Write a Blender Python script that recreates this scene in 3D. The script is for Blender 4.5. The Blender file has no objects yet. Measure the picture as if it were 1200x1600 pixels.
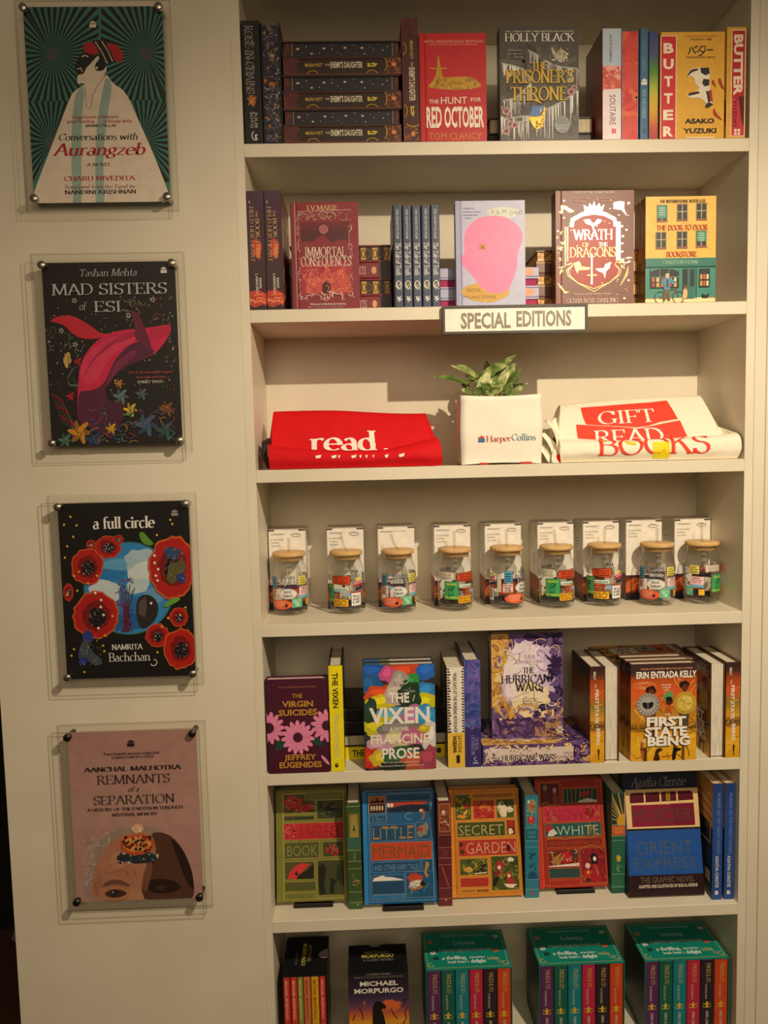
import bpy, math, random
from mathutils import Matrix, Vector, noise
sc = bpy.context.scene
COL = sc.collection
R_ = math.radians

# ------------------------------------------------------------------ camera
CAM = Vector((0.2117, -1.5679, 1.5519))
YAW, PITCH, ROLL, FPX = R_(1.650), R_(-4.653), R_(-1.3156), 1207.6
fw = Vector((math.sin(YAW)*math.cos(PITCH), math.cos(YAW)*math.cos(PITCH), math.sin(PITCH)))
r0 = Vector((math.cos(YAW), -math.sin(YAW), 0)); u0 = r0.cross(fw)
rt = math.cos(ROLL)*r0 + math.sin(ROLL)*u0
up = -math.sin(ROLL)*r0 + math.cos(ROLL)*u0
cd = bpy.data.cameras.new('camera'); cam = bpy.data.objects.new('camera', cd); COL.objects.link(cam)
cd.sensor_width = 36.0; cd.lens = FPX/1600*36.0; cd.clip_start = 0.02
cam.matrix_world = Matrix(((rt.x, up.x, -fw.x, CAM.x), (rt.y, up.y, -fw.y, CAM.y), (rt.z, up.z, -fw.z, CAM.z), (0, 0, 0, 1)))
sc.camera = cam

# ------------------------------------------------------------------ light, exposure
def srgb(h):
    h = h.lstrip('#'); o = []
    for i in (0, 2, 4):
        c = int(h[i:i+2], 16)/255
        o.append(c/12.92 if c <= .04045 else ((c+.055)/1.055)**2.4)
    return tuple(o)
wd = bpy.data.worlds.new('world'); sc.world = wd; wd.use_nodes = True
wd.node_tree.nodes['Background'].inputs[0].default_value = (1.0, 0.72, 0.46, 1)
wd.node_tree.nodes['Background'].inputs[1].default_value = 0.085
def spot(name, loc, aim, power, size, blend, radius, col):
    l = bpy.data.lights.new(name, 'SPOT'); l.energy = power; l.spot_size = R_(size); l.spot_blend = blend
    l.shadow_soft_size = radius; l.color = col
    o = bpy.data.objects.new(name, l); COL.objects.link(o); o.location = loc
    o.rotation_euler = (Vector(aim)-Vector(loc)).to_track_quat('-Z', 'Y').to_euler()
    return o
WARM = (1.0, 0.825, 0.59)
spot('track_spotlight', (0.945, -1.31, 2.405), (0.55, 0.0, 0.75), 120, 113, 1.0, 0.012, WARM)
spot('side_spotlight', (3.0, -1.35, 2.42), (-0.2, 0.0, 0.6), 15, 66, 0.9, 0.03, WARM)
al = bpy.data.lights.new('soft_fill_light', 'AREA'); al.energy = 26; al.shape = 'RECTANGLE'; al.size = 2.4; al.size_y = 1.2; al.color = (1.0, 0.78, 0.52)
ao = bpy.data.objects.new('soft_fill_light', al); COL.objects.link(ao); ao.location = (0.4, -3.4, 2.5)  # added fill behind the camera, lifts the shadowed back panels; no fixture modelled
ao.rotation_euler = (Vector((0.4, 0, 1.3))-ao.location).to_track_quat('-Z', 'Y').to_euler()
sc.view_settings.view_transform = 'Standard'; sc.view_settings.look = 'None'
sc.view_settings.exposure = 0.0; sc.view_settings.gamma = 1.0; sc.view_settings.use_curve_mapping = False
sc.cycles.transparent_max_bounces = 24
sc.cycles.max_bounces = 8

# ------------------------------------------------------------------ materials
MATS = {}
def newmat(name):
    m = bpy.data.materials.new(name); m.use_nodes = True
    return m, m.node_tree.nodes, m.node_tree.links, m.node_tree.nodes['Principled BSDF']
def flat(c, rough=.45, metal=0.0, var=.06, scale=60, spec=.4, bump=0.0):
    """procedural paint / print / cloth: colour with a faint mottling"""
    key = (c, rough, metal, var, scale, bump)
    if key in MATS: return MATS[key]
    m, N, L, b = newmat('print_'+c.lstrip('#'))
    col = srgb(c)
    b.inputs['Roughness'].default_value = rough; b.inputs['Metallic'].default_value = metal
    b.inputs['Specular IOR Level'].default_value = spec
    n = N.new('ShaderNodeTexNoise'); n.inputs['Scale'].default_value = scale; n.inputs['Detail'].default_value = 3
    r = N.new('ShaderNodeValToRGB')
    lo = tuple(max(0, x*(1-var)) for x in col); hi = tuple(min(1, x*(1+var)) for x in col)
    r.color_ramp.elements[0].color = lo+(1,); r.color_ramp.elements[0].position = .3
    r.color_ramp.elements[1].color = hi+(1,); r.color_ramp.elements[1].position = .7
    tc = N.new('ShaderNodeTexCoord'); L.new(tc.outputs['Object'], n.inputs['Vector'])
    L.new(n.outputs['Fac'], r.inputs['Fac']); L.new(r.outputs['Color'], b.inputs['Base Color'])
    if bump:
        bp = N.new('ShaderNodeBump'); bp.inputs['Strength'].default_value = bump; bp.inputs['Distance'].default_value = .002
        L.new(n.outputs['Fac'], bp.inputs['Height']); L.new(bp.outputs['Normal'], b.inputs['Normal'])
    MATS[key] = m; return m
def ramp_mat(name, stops, scale=8, detail=4, dist=1.0, rough=.4, stretch=(1, 1, 1)):
    """marbled print from a distorted noise through a colour ramp"""
    if name in MATS: return MATS[name]
    m, N, L, b = newmat(name); b.inputs['Roughness'].default_value = rough; b.inputs['Specular IOR Level'].default_value = .4
    n = N.new('ShaderNodeTexNoise'); n.inputs['Scale'].default_value = scale; n.inputs['Detail'].default_value = detail
    n.inputs['Distortion'].default_value = dist
    tc = N.new('ShaderNodeTexCoord'); mp = N.new('ShaderNodeMapping'); mp.inputs['Scale'].default_value = stretch
    r = N.new('ShaderNodeValToRGB'); cr = r.color_ramp
    while len(cr.elements) < len(stops): cr.elements.new(.5)
    for e, (p, c) in zip(cr.elements, stops): e.position = p; e.color = srgb(c)+(1,)
    L.new(tc.outputs['Object'], mp.inputs['Vector']); L.new(mp.outputs['Vector'], n.inputs['Vector'])
    L.new(n.outputs['Fac'], r.inputs['Fac']); L.new(r.outputs['Color'], b.inputs['Base Color'])
    MATS[name] = m; return m
def page_mat(c):
    key = 'page'+c
    if key in MATS: return MATS[key]
    return MATS.setdefault(key, ramp_mat('paper_'+c.lstrip('#'), [(.3, c), (.7, shade(c, .86))], scale=30, detail=2, dist=0, rough=.8, stretch=(12, 12, 1)))
def shade(c, k):
    c = c.lstrip('#'); return '#%02x%02x%02x' % tuple(max(0, min(255, int(int(c[i:i+2], 16)*k))) for i in (0, 2, 4))
def glass_mat(name, tint, ior=1.45, rough=0.02, gain=1.0):
    if name in MATS: return MATS[name]
    m = bpy.data.materials.new(name); m.use_nodes = True; N = m.node_tree.nodes; L = m.node_tree.links; N.clear()
    o = N.new('ShaderNodeOutputMaterial'); mx = N.new('ShaderNodeMixShader'); t = N.new('ShaderNodeBsdfTransparent')
    g = N.new('ShaderNodeBsdfGlossy'); f = N.new('ShaderNodeLayerWeight'); f.inputs['Blend'].default_value = .5
    pw = N.new('ShaderNodeMath'); pw.operation = 'POWER'; pw.inputs[1].default_value = 4.0
    ma = N.new('ShaderNodeMath'); ma.operation = 'MULTIPLY_ADD'; ma.inputs[1].default_value = gain*.6; ma.inputs[2].default_value = ((ior-1)/(ior+1))**2
    t.inputs['Color'].default_value = tint+(1,); g.inputs['Roughness'].default_value = rough
    L.new(f.outputs['Facing'], pw.inputs[0]); L.new(pw.outputs[0], ma.inputs[0]); L.new(ma.outputs[0], mx.inputs[0])
    L.new(t.outputs[0], mx.inputs[1]); L.new(g.outputs[0], mx.inputs[2]); L.new(mx.outputs[0], o.inputs[0])
    MATS[name] = m; return m
def cream_paint():
    if 'paint' in MATS: return MATS['paint']
    m, N, L, b = newmat('cream_paint')
    tc = N.new('ShaderNodeTexCoord'); n = N.new('ShaderNodeTexNoise'); n.inputs['Scale'].default_value = 5; n.inputs['Detail'].default_value = 5
    r = N.new('ShaderNodeValToRGB'); r.color_ramp.elements[0].color = srgb('#dcd3bd')+(1,); r.color_ramp.elements[1].color = srgb('#e6decb')+(1,)
    r.color_ramp.elements[0].position = .3; r.color_ramp.elements[1].position = .7
    n2 = N.new('ShaderNodeTexNoise'); n2.inputs['Scale'].default_value = 220; bp = N.new('ShaderNodeBump'); bp.inputs['Strength'].default_value = .06; bp.inputs['Distance'].default_value = .001
    for x in (n, n2): L.new(tc.outputs['Object'], x.inputs['Vector'])
    L.new(n.outputs['Fac'], r.inputs['Fac']); L.new(r.outputs['Color'], b.inputs['Base Color']); L.new(n2.outputs['Fac'], bp.inputs['Height']); L.new(bp.outputs['Normal'], b.inputs['Normal'])
    b.inputs['Roughness'].default_value = .42; b.inputs['Specular IOR Level'].default_value = .35
    MATS['paint'] = m; return m
def wood_mat():
    return ramp_mat('bamboo', [(.3, '#e2bd84'), (.7, '#cfa368')], scale=14, detail=4, dist=.4, rough=.5, stretch=(2, 14, 14))
def steel(): return flat('#b8b2a8', .28, 1.0, .03)
GOLD = ('#c99a2e', .38, .55); SILVER = ('#c9c9c9', .35, .5)
def M(c, rough=.45):
    if not isinstance(c, str): return flat(*c) if isinstance(c, tuple) else c
    if c == 'gold': return flat(*GOLD)
    if c == 'silver': return flat(*SILVER)
    return flat(c, rough)

# ------------------------------------------------------------------ lettering
CAPS = .729
_bf = {}
def bfont(s, bold):
    """outlines of a word in the built-in sans, as 2D polygons with cap height 1"""
    k = (s, bold)
    if k in _bf: return _bf[k]
    cu = bpy.data.curves.new('word', 'FONT'); cu.body = s; cu.size = 1; cu.resolution_u = 2; cu.offset = bold*.6
    o = bpy.data.objects.new('word', cu); COL.objects.link(o)
    dg = bpy.context.evaluated_depsgraph_get(); me = bpy.data.meshes.new_from_object(o.evaluated_get(dg))
    ps = [[(me.vertices[i].co.x/CAPS, me.vertices[i].co.y/CAPS) for i in p.vertices] for p in me.polygons]
    bpy.data.objects.remove(o); bpy.data.curves.remove(cu); bpy.data.meshes.remove(me)
    _bf[k] = ps; return ps
SG = {
'A': '.80|.06 0 .40 1 b;.40 1 .75 0 e;.18 .36 .62 .36', 'B': '.70|.14 0 .14 1 be;.14 .98 .38 .98;o .38 .75 .22 .23 90 -90;.14 .52 .40 .52;o .40 .26 .25 .26 90 -90;.40 .02 .14 .02',
'C': '.78|o .44 .5 .37 .49 42 318;.71 .98 .71 .72', 'D': '.82|.14 0 .14 1 be;.14 .98 .36 .98;o .36 .5 .38 .48 90 -90;.36 .02 .14 .02',
'E': '.68|.14 0 .14 1 be;.14 .97 .58 .97 E;.14 .52 .46 .52 E;.14 .03 .61 .03 E', 'F': '.64|.14 0 .14 1 be;.14 .97 .58 .97 E;.14 .5 .46 .5 E',
'G': '.84|o .44 .5 .37 .49 42 318;.71 .98 .71 .72;.72 .08 .72 .42 e', 'H': '.86|.14 0 .14 1 be;.72 0 .72 1 be;.14 .52 .72 .52', 'I': '.36|.18 0 .18 1 be',
'J': '.44|.28 1 .28 .1 b;o .14 .1 .14 .24 0 -120', 'K': '.80|.14 0 .14 1 be;.66 1 .16 .44 b;.34 .62 .72 0 e', 'L': '.66|.14 0 .14 1 be;.14 .03 .60 .03 E',
'M': '1.0|.12 0 .16 1 be;.16 1 .50 .06;.50 .06 .84 1;.84 1 .88 0 be', 'N': '.86|.14 0 .14 1 be;.14 1 .72 .02;.72 0 .72 1 e', 'O': '.86|o .43 .5 .37 .49 0 360',
'P': '.66|.14 0 .14 1 be;.14 .98 .36 .98;o .36 .73 .24 .25 90 -90;.36 .48 .14 .48', 'Q': '.86|o .43 .5 .37 .49 0 360;.44 .2 .80 -.18',
'R': '.76|.14 0 .14 1 be;.14 .98 .36 .98;o .36 .75 .22 .23 90 -90;.36 .52 .14 .52;.36 .52 .70 0 e', 'S': '.60|o .30 .75 .21 .235 35 270;o .30 .26 .23 .25 90 -145;.52 .98 .52 .78;.07 .24 .07 .02',
'T': '.72|.36 0 .36 1 b;.04 .97 .68 .97 BE', 'U': '.84|.14 1 .14 .3 b;o .42 .3 .28 .29 180 360;.70 .3 .70 1 e', 'V': '.80|.06 1 .40 0 b;.40 0 .75 1 e',
'W': '1.1|.05 1 .32 0 b;.32 0 .55 .95;.55 .95 .80 0;.80 0 1.05 1 e', 'X': '.78|.08 1 .70 0 be;.70 1 .08 0 be', 'Y': '.76|.06 1 .38 .46 b;.70 1 .38 .46 b;.38 .46 .38 0 e', 'Z': '.68|.08 .97 .60 .97 B;.60 .97 .08 .03;.08 .03 .62 .03 E',
'&': '.84|o .34 .76 .15 .2 0 360;.22 .66 .74 0;o .30 .24 .22 .25 120 330', '-': '.40|.06 .34 .34 .34', '.': '.26|d .12 .06', ',': '.26|d .12 .06;.14 .04 .06 -.14', "'": '.2|.1 .98 .08 .78', '!': '.3|.15 1 .15 .3;d .15 .06', ' ': '.34|',
'a': '.54|o .25 .18 .18 .18 0 360;.42 .42 .42 .02;o .27 .42 .15 .2 0 150;.42 .03 .52 .03', 'b': '.60|.13 1 .13 .02 b;o .33 .32 .21 .31 0 360', 'c': '.52|o .31 .32 .24 .31 50 310', 'd': '.60|.46 1 .46 0 be;o .27 .32 .21 .31 0 360',
'e': '.54|o .29 .32 .23 .31 0 318;.08 .36 .51 .36', 'f': '.38|o .34 .82 .16 .17 40 180;.18 .82 .18 0 e;.05 .6 .36 .6', 'g': '.54|o .26 .43 .18 .2 0 360;o .26 -.06 .22 .17 0 360;.38 .58 .52 .62;.16 .26 .2 .1',
'h': '.64|.13 1 .13 0 be;o .32 .4 .19 .22 180 0;.51 .4 .51 0 e', 'i': '.30|.15 .62 .15 0 be;d .15 .86', 'j': '.30|.17 .62 .17 -.1 b;d .17 .86;o .06 -.1 .11 .16 0 -110', 'k': '.60|.13 1 .13 0 be;.48 .62 .15 .26 b;.26 .38 .52 0 e', 'l': '.30|.15 1 .15 0 be',
'm': '.94|.13 .62 .13 0 be;o .31 .4 .17 .22 180 0;.48 .4 .48 0 e;o .65 .4 .17 .22 180 0;.82 .4 .82 0 e', 'n': '.64|.13 .62 .13 0 be;o .32 .4 .19 .22 180 0;.51 .4 .51 0 e', 'o': '.58|o .29 .31 .23 .31 0 360',
'p': '.60|.13 .62 .13 -.3 be;o .33 .31 .21 .31 0 360', 'q': '.60|.46 .62 .46 -.3 be;o .27 .31 .21 .31 0 360', 'r': '.44|.13 .62 .13 0 be;o .31 .4 .18 .22 180 50', 's': '.44|o .23 .47 .14 .15 35 270;o .22 .16 .16 .16 90 -145', 't': '.38|.17 .84 .17 .14;o .29 .14 .12 .14 180 290;.04 .6 .35 .6',
'u': '.64|.13 .62 .13 .22 b;o .31 .22 .18 .22 180 360;.49 .62 .49 0 be', 'v': '.56|.05 .62 .28 0 b;.28 0 .52 .62 e', 'w': '.80|.05 .62 .22 0 b;.22 0 .40 .58;.40 .58 .58 0;.58 0 .75 .62 e', 'x': '.56|.06 .62 .50 0 be;.50 .62 .06 0 be', 'y': '.56|.05 .62 .28 0 b;.52 .62 .18 -.3 b', 'z': '.52|.07 .6 .45 .6;.45 .6 .07 .03;.07 .03 .47 .03',
}
_sf = {}
def stroke_polys(pts, wfun):
    out = []; L = []; Rr = []
    for i, (x, y) in enumerate(pts):
        a = pts[max(0, i-1)]; b = pts[min(len(pts)-1, i+1)]
        dx, dy = b[0]-a[0], b[1]-a[1]; d = math.hypot(dx, dy) or 1
        w = wfun(math.atan2(dy, dx))/2
        L.append((x-dy/d*w, y+dx/d*w)); Rr.append((x+dy/d*w, y-dx/d*w))
    for i in range(len(pts)-1): out.append([Rr[i], Rr[i+1], L[i+1], L[i]])
    return out
def serif(s, weight=.145):
    k = (s, weight)
    if k in _sf: return _sf[k]
    out = []; x0 = 0; wf = lambda a: max(.32*weight, weight*abs(math.sin(a-.25)))
    for ch in s:
        g = SG.get(ch)
        if g is None: g = SG.get(ch.lower(), SG[' '])
        adv, body = g.split('|')
        for st in filter(None, body.split(';')):
            tk = st.split(); fl = ''
            if tk[-1].isalpha() and tk[-1] not in 'od': fl = tk.pop()
            if tk[0] == 'd':
                cx, cy = float(tk[1]), float(tk[2]); r = weight*.55
                out.append([(x0+cx+r*math.cos(i*.785), cy+r*math.sin(i*.785)) for i in range(8)]); continue
            if tk[0] == 'o':
                cx, cy, rx, ry, a0, a1 = map(float, tk[1:7]); n = max(5, int(abs(a1-a0)/24))
                pts = [(x0+cx+rx*math.cos(R_(a0+(a1-a0)*i/n)), cy+ry*math.sin(R_(a0+(a1-a0)*i/n))) for i in range(n+1)]
            else:
                v = list(map(float, tk)); pts = [(x0+v[i], v[i+1]) for i in range(0, len(v), 2)]
            out += stroke_polys(pts, wf)
            t = .05
            for f, (x, y), o in (('b', pts[0], pts[-1]), ('e', pts[-1], pts[0])):
                if f in fl:
                    yy = y if y < o[1] else y-t
                    out.append([(x-.135, yy), (x+.135, yy), (x+.135, yy+t), (x-.135, yy+t)])
                if f.upper() in fl:
                    sg = -1 if y > .8 else (1 if y < .2 else 0)
                    ya, yb = (y-.08, y+.08) if sg == 0 else sorted((y-sg*.03, y+sg*.2))
                    out.append([(x-.03, ya), (x+.03, ya), (x+.03, yb), (x-.03, yb)])
        x0 += float(adv)
    _sf[k] = out; return out

# ------------------------------------------------------------------ mesh builder
class MB:
    def __init__(s): s.v = []; s.f = []; s.m = []; s.mats = []; s.smooth = []
    def mi(s, m):
        if m not in s.mats: s.mats.append(m)
        return s.mats.index(m)
    def face(s, pts, m, sm=False):
        b = len(s.v); s.v += [Vector(p) for p in pts]; s.f.append(list(range(b, b+len(pts)))); s.m.append(s.mi(m)); s.smooth.append(sm)
    def grid(s, P, m, sm=True, closeu=False, closev=False):
        """P[i][j] grid of points"""
        b = len(s.v); nu = len(P); nv = len(P[0]); k = s.mi(m)
        for row in P: s.v += [Vector(p) for p in row]
        for i in range(nu if closeu else nu-1):
            for j in range(nv if closev else nv-1):
                i2, j2 = (i+1) % nu, (j+1) % nv
                s.f.append([b+i*nv+j, b+i2*nv+j, b+i2*nv+j2, b+i*nv+j2]); s.m.append(k); s.smooth.append(sm)
    def box(s, x0, y0, z0, x1, y1, z1, m, top=None, front=None):
        p = [(x0, y0, z0), (x1, y0, z0), (x1, y1, z0), (x0, y1, z0), (x0, y0, z1), (x1, y0, z1), (x1, y1, z1), (x0, y1, z1)]
        for q, mm in (((3, 2, 1, 0), m), ((4, 5, 6, 7), top or m), ((0, 1, 5, 4), front or m), ((1, 2, 6, 5), m), ((2, 3, 7, 6), m), ((3, 0, 4, 7), m)):
            s.face([p[i] for i in q], mm)
    def rbox(s, x0, y0, z0, x1, y1, z1, r, m):
        """box with small rounded vertical and horizontal edges (chamfered)"""
        zs = [(z0, r), (z0+r, 0), (z1-r, 0), (z1, r)]; rings = []
        for z, i in zs:
            a, b, c, d = x0+i, y0+i, x1-i, y1-i; q = r if i == 0 else r*.4
            rings.append([(a+q, b, z), (c-q, b, z), (c, b+q, z), (c, d-q, z), (c-q, d, z), (a+q, d, z), (a, d-q, z), (a, b+q, z)])
        s.grid(rings[::-1], m, False, closev=True); s.face(rings[0][::-1], m); s.face(rings[-1], m)
    def lathe(s, prof, m, n=32, cx=0, cy=0, cz=0, sm=True):
        s.grid([[(cx+r*math.cos(-2*math.pi*j/n), cy+r*math.sin(-2*math.pi*j/n), cz+z) for j in range(n)] for r, z in prof], m, sm, closev=True)
    def tube(s, pts, r, m, n=8, caps=True):
        pts = [Vector(p) for p in pts]; rows = []
        rr = r if isinstance(r, (list, tuple)) else [r]*len(pts)
        for i, p in enumerate(pts):
            d = (pts[min(i+1, len(pts)-1)]-pts[max(i-1, 0)]).normalized()
            a = d.orthogonal().normalized() if i == 0 else (a - d*a.dot(d)).normalized()
            b = d.cross(a)
            rows.append([p+(a*math.cos(2*math.pi*j/n)+b*math.sin(2*math.pi*j/n))*rr[i] for j in range(n)])
        s.grid(rows[::-1], m, True, closev=True)
        if caps: s.face(rows[0][::-1], m); s.face(rows[-1], m)
    def xf(s, mat4):
        s.v = [mat4 @ p for p in s.v]; return s
    def build(s, name, parent=None):
        me = bpy.data.meshes.new(name); me.from_pydata([tuple(p) for p in s.v], [], s.f)
        for m in s.mats: me.materials.append(m)
        me.polygons.foreach_set('material_index', s.m); me.polygons.foreach_set('use_smooth', s.smooth); me.update()
        o = bpy.data.objects.new(name, me); COL.objects.link(o)
        if parent: o.parent = parent
        return o
def tag(o, label, cat, group=None):
    o['label'] = label; o['category'] = cat
    if group: o['group'] = group
    return o
def thing(name, label, cat, loc, group=None):
    o = bpy.data.objects.new(name, None); o.empty_display_size = .02; COL.objects.link(o); o.location = loc
    return tag(o, label, cat, group)
def dup(root, loc, label, rotz=None, group=None):
    r = root.copy(); COL.objects.link(r); r.location = loc; r['label'] = label
    if rotz is not None: r.rotation_euler.z = rotz
    if group: r['group'] = group
    for ch in list(root.children):
        c = ch.copy(); COL.objects.link(c); c.parent = r
        for g in ch.children:
            d = g.copy(); COL.objects.link(d); d.parent = c
    return r
def structure(o): o['kind'] = 'structure'; return o

# ------------------------------------------------------------------ printed artwork on a flat (or mapped) face
class Art:
    STEP = 2.2e-5
    def __init__(s, l, t, r, b, skew=0, turn=False, rough=.42):
        s.l, s.t, s.r, s.b, s.skew, s.turn, s.rough = l, t, r, b, skew, turn, rough
        s.items = []; s.k = 1
    def add(s, polys, c, centre=None, jitter=False):
        s.items.append((polys, c, s.k, centre, jitter)); s.k += 1; return s
    def rect(s, l, t, r, b, c): return s.add([[(l, b), (r, b), (r, t), (l, t)]], c)
    def frame(s, l, t, r, b, w, c):
        return s.add([[(l, t+w), (r, t+w), (r, t), (l, t)], [(l, b), (r, b), (r, b-w), (l, b-w)], [(l, b-w), (l+w, b-w), (l+w, t+w), (l, t+w)], [(r-w, b-w), (r, b-w), (r, t+w), (r-w, t+w)]], c)
    sm = False
    def soft(s, p):
        if not s.sm or len(p) < 6: return list(p)
        for _ in range(2):
            q = []
            for (x0, y0), (x1, y1) in zip(p, p[1:]+p[:1]): q += [(x0*.75+x1*.25, y0*.75+y1*.25), (x0*.25+x1*.75, y0*.25+y1*.75)]
            p = q
        return p
    def poly(s, pts, c): return s.add([s.soft(list(pts))], c)
    def ell(s, cx, cy, rx, ry, c, n=22, rot=0):
        ca, sa = math.cos(R_(rot)), math.sin(R_(rot)); o = []
        for i in range(n):
            x, y = rx*math.cos(2*math.pi*i/n), ry*math.sin(2*math.pi*i/n); o.append((cx+x*ca-y*sa, cy+x*sa+y*ca))
        return s.add([o], c)
    def blob(s, cx, cy, rx, ry, c, seed=0, jag=.2, n=18):
        rn = random.Random(seed); o = []
        for i in range(n):
            k = 1+rn.uniform(-jag, jag); o.append((cx+rx*k*math.cos(2*math.pi*i/n), cy+ry*k*math.sin(2*math.pi*i/n)))
        return s.add([s.soft(o)], c)
    def line(s, pts, w, c): return s.add(stroke_polys(list(pts), lambda a: w), c)
    def ring(s, cx, cy, rx, ry, w, c, a0=0, a1=360, n=32):
        return s.line([(cx+rx*math.cos(R_(a0+(a1-a0)*i/n)), cy+ry*math.sin(R_(a0+(a1-a0)*i/n))) for i in range(n+1)], w, c)
    def grad(s, l, t, r, b, stops, n=20, horiz=False):
        def at(f):
            for (p0, c0), (p1, c1) in zip(stops, stops[1:]):
                if f <= p1:
                    k = (f-p0)/((p1-p0) or 1); a = [int(c0[i:i+2], 16) for i in (1, 3, 5)]; bb = [int(c1[i:i+2], 16) for i in (1, 3, 5)]
                    return '#%02x%02x%02x' % tuple(int(x+(y-x)*k) for x, y in zip(a, bb))
            return stops[-1][1]
        k0 = s.k
        for i in range(n):
            f0, f1 = i/n, (i+1)/n; s.k = k0
            if horiz: s.rect(l+(r-l)*f0, t, l+(r-l)*f1, b, at(f0+.5/n))
            else: s.rect(l, t+(b-t)*f0, r, t+(b-t)*f1, at(f0+.5/n))
        return s
    def speck(s, l, t, r, b, n, size, cols, seed=1, long=1.0):
        rn = random.Random(seed); by = {}
        for i in range(n):
            x, y = rn.uniform(l, r), rn.uniform(t, b); q = size*rn.uniform(.4, 1.2); a = rn.uniform(0, 6.28); ln = q*rn.uniform(1, long)
            pts = []
            for j in range(5):
                u, v = ln*math.cos(j*1.2566), q*math.sin(j*1.2566)
                pts.append((x+u*math.cos(a)-v*math.sin(a), y+u*math.sin(a)+v*math.cos(a)))
            by.setdefault(rn.choice(cols), []).append(pts)
        for c, ps in by.items(): s.add(ps, c, jitter=True); s.k += 2
        return s
    def wig(s, l, t, r, b, n, w, cols, seed=1, ln=40, curl=1.2):
        """curling ornamental strokes scattered over a box"""
        rn = random.Random(seed); by = {}
        for i in range(n):
            x, y = rn.uniform(l, r), rn.uniform(t, b); a = rn.uniform(0, 6.28); q = []; st = ln*rn.uniform(.5, 1.2)/6; c = rn.uniform(-curl, curl)
            for j in range(7):
                if not (l <= x <= r and t <= y <= b): break
                q.append((x, y)); x += st*math.cos(a); y += st*math.sin(a); a += c*.6
            if len(q) > 2: by.setdefault(rn.choice(cols), []).extend(stroke_polys(q, lambda a: w))
        for c, ps in by.items(): s.add(ps, c, jitter=True)
        return s
    def T(s, txt, l, t, r, b, c, f='b', bold=.02, it=0, rot=None, wt=.145):
        """lettering fitted to the box: baseline at b (cap top at t), ink width l..r; rot='d' reads downwards"""
        ps = serif(txt, wt) if f == 's' else bfont(txt, bold)
        if it: ps = [[(x+it*y, y) for x, y in p] for p in ps]
        xs = [x for p in ps for x, y in p]
        if not xs: return s
        x0, x1 = min(xs), max(xs)
        if rot == 'd':
            sx = (b-t)/(x1-x0); sy = (r-l); q = [[(l+y*sy, t+(x-x0)*sx) for x, y in p] for p in ps]
        elif rot == 'u':
            sx = (b-t)/(x1-x0); sy = (r-l); q = [[(r-y*sy, b-(x-x0)*sx) for x, y in p] for p in ps]
        else:
            sx = (r-l)/(x1-x0); sy = (b-t); q = [[(l+(x-x0)*sx, b-y*sy) for x, y in p] for p in ps]
        return s.add(q, c, centre=(t+b)/2)
    def logo(s, l, t, r, b, c1, c2=None):
        """publisher's mark: flames over two bars of water"""
        m = t+(b-t)*.5; w = r-l
        s.poly([(l+.08*w, m-.05*(b-t)), (l, t+.3*(b-t)), (l+.25*w, t+.22*(b-t)), (l+.5*w, t), (l+.7*w, t+.2*(b-t)), (r, t+.25*(b-t)), (r-.08*w, m-.05*(b-t))], c1)
        return s.rect(l, m+.03*(b-t), r, b, c2 or c1)
    def emit(s, mb, f, w, h):
        for polys, c, k, centre, jit in s.items:
            m = M(c, s.rough)
            for n, p in enumerate(polys):
                q = []
                for x, y in p:
                    if s.skew: x -= s.skew*(((centre if centre is not None else y)-s.t)/(s.b-s.t))
                    if s.turn: u, v = (s.b-y)/(s.b-s.t)*w, (1-(x-s.l)/(s.r-s.l))*h
                    else: u, v = (x-s.l)/(s.r-s.l)*w, (s.b-y)/(s.b-s.t)*h
                    q.append((min(max(u, 0), w), min(max(v, 0), h)))
                off = .0001+k*s.STEP+(.000003*(n % 23) if jit else .000004*(n % 5))
                pts = [Vector(f(u, v, off)) for u, v in q]
                mb.face(pts, m)

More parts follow.
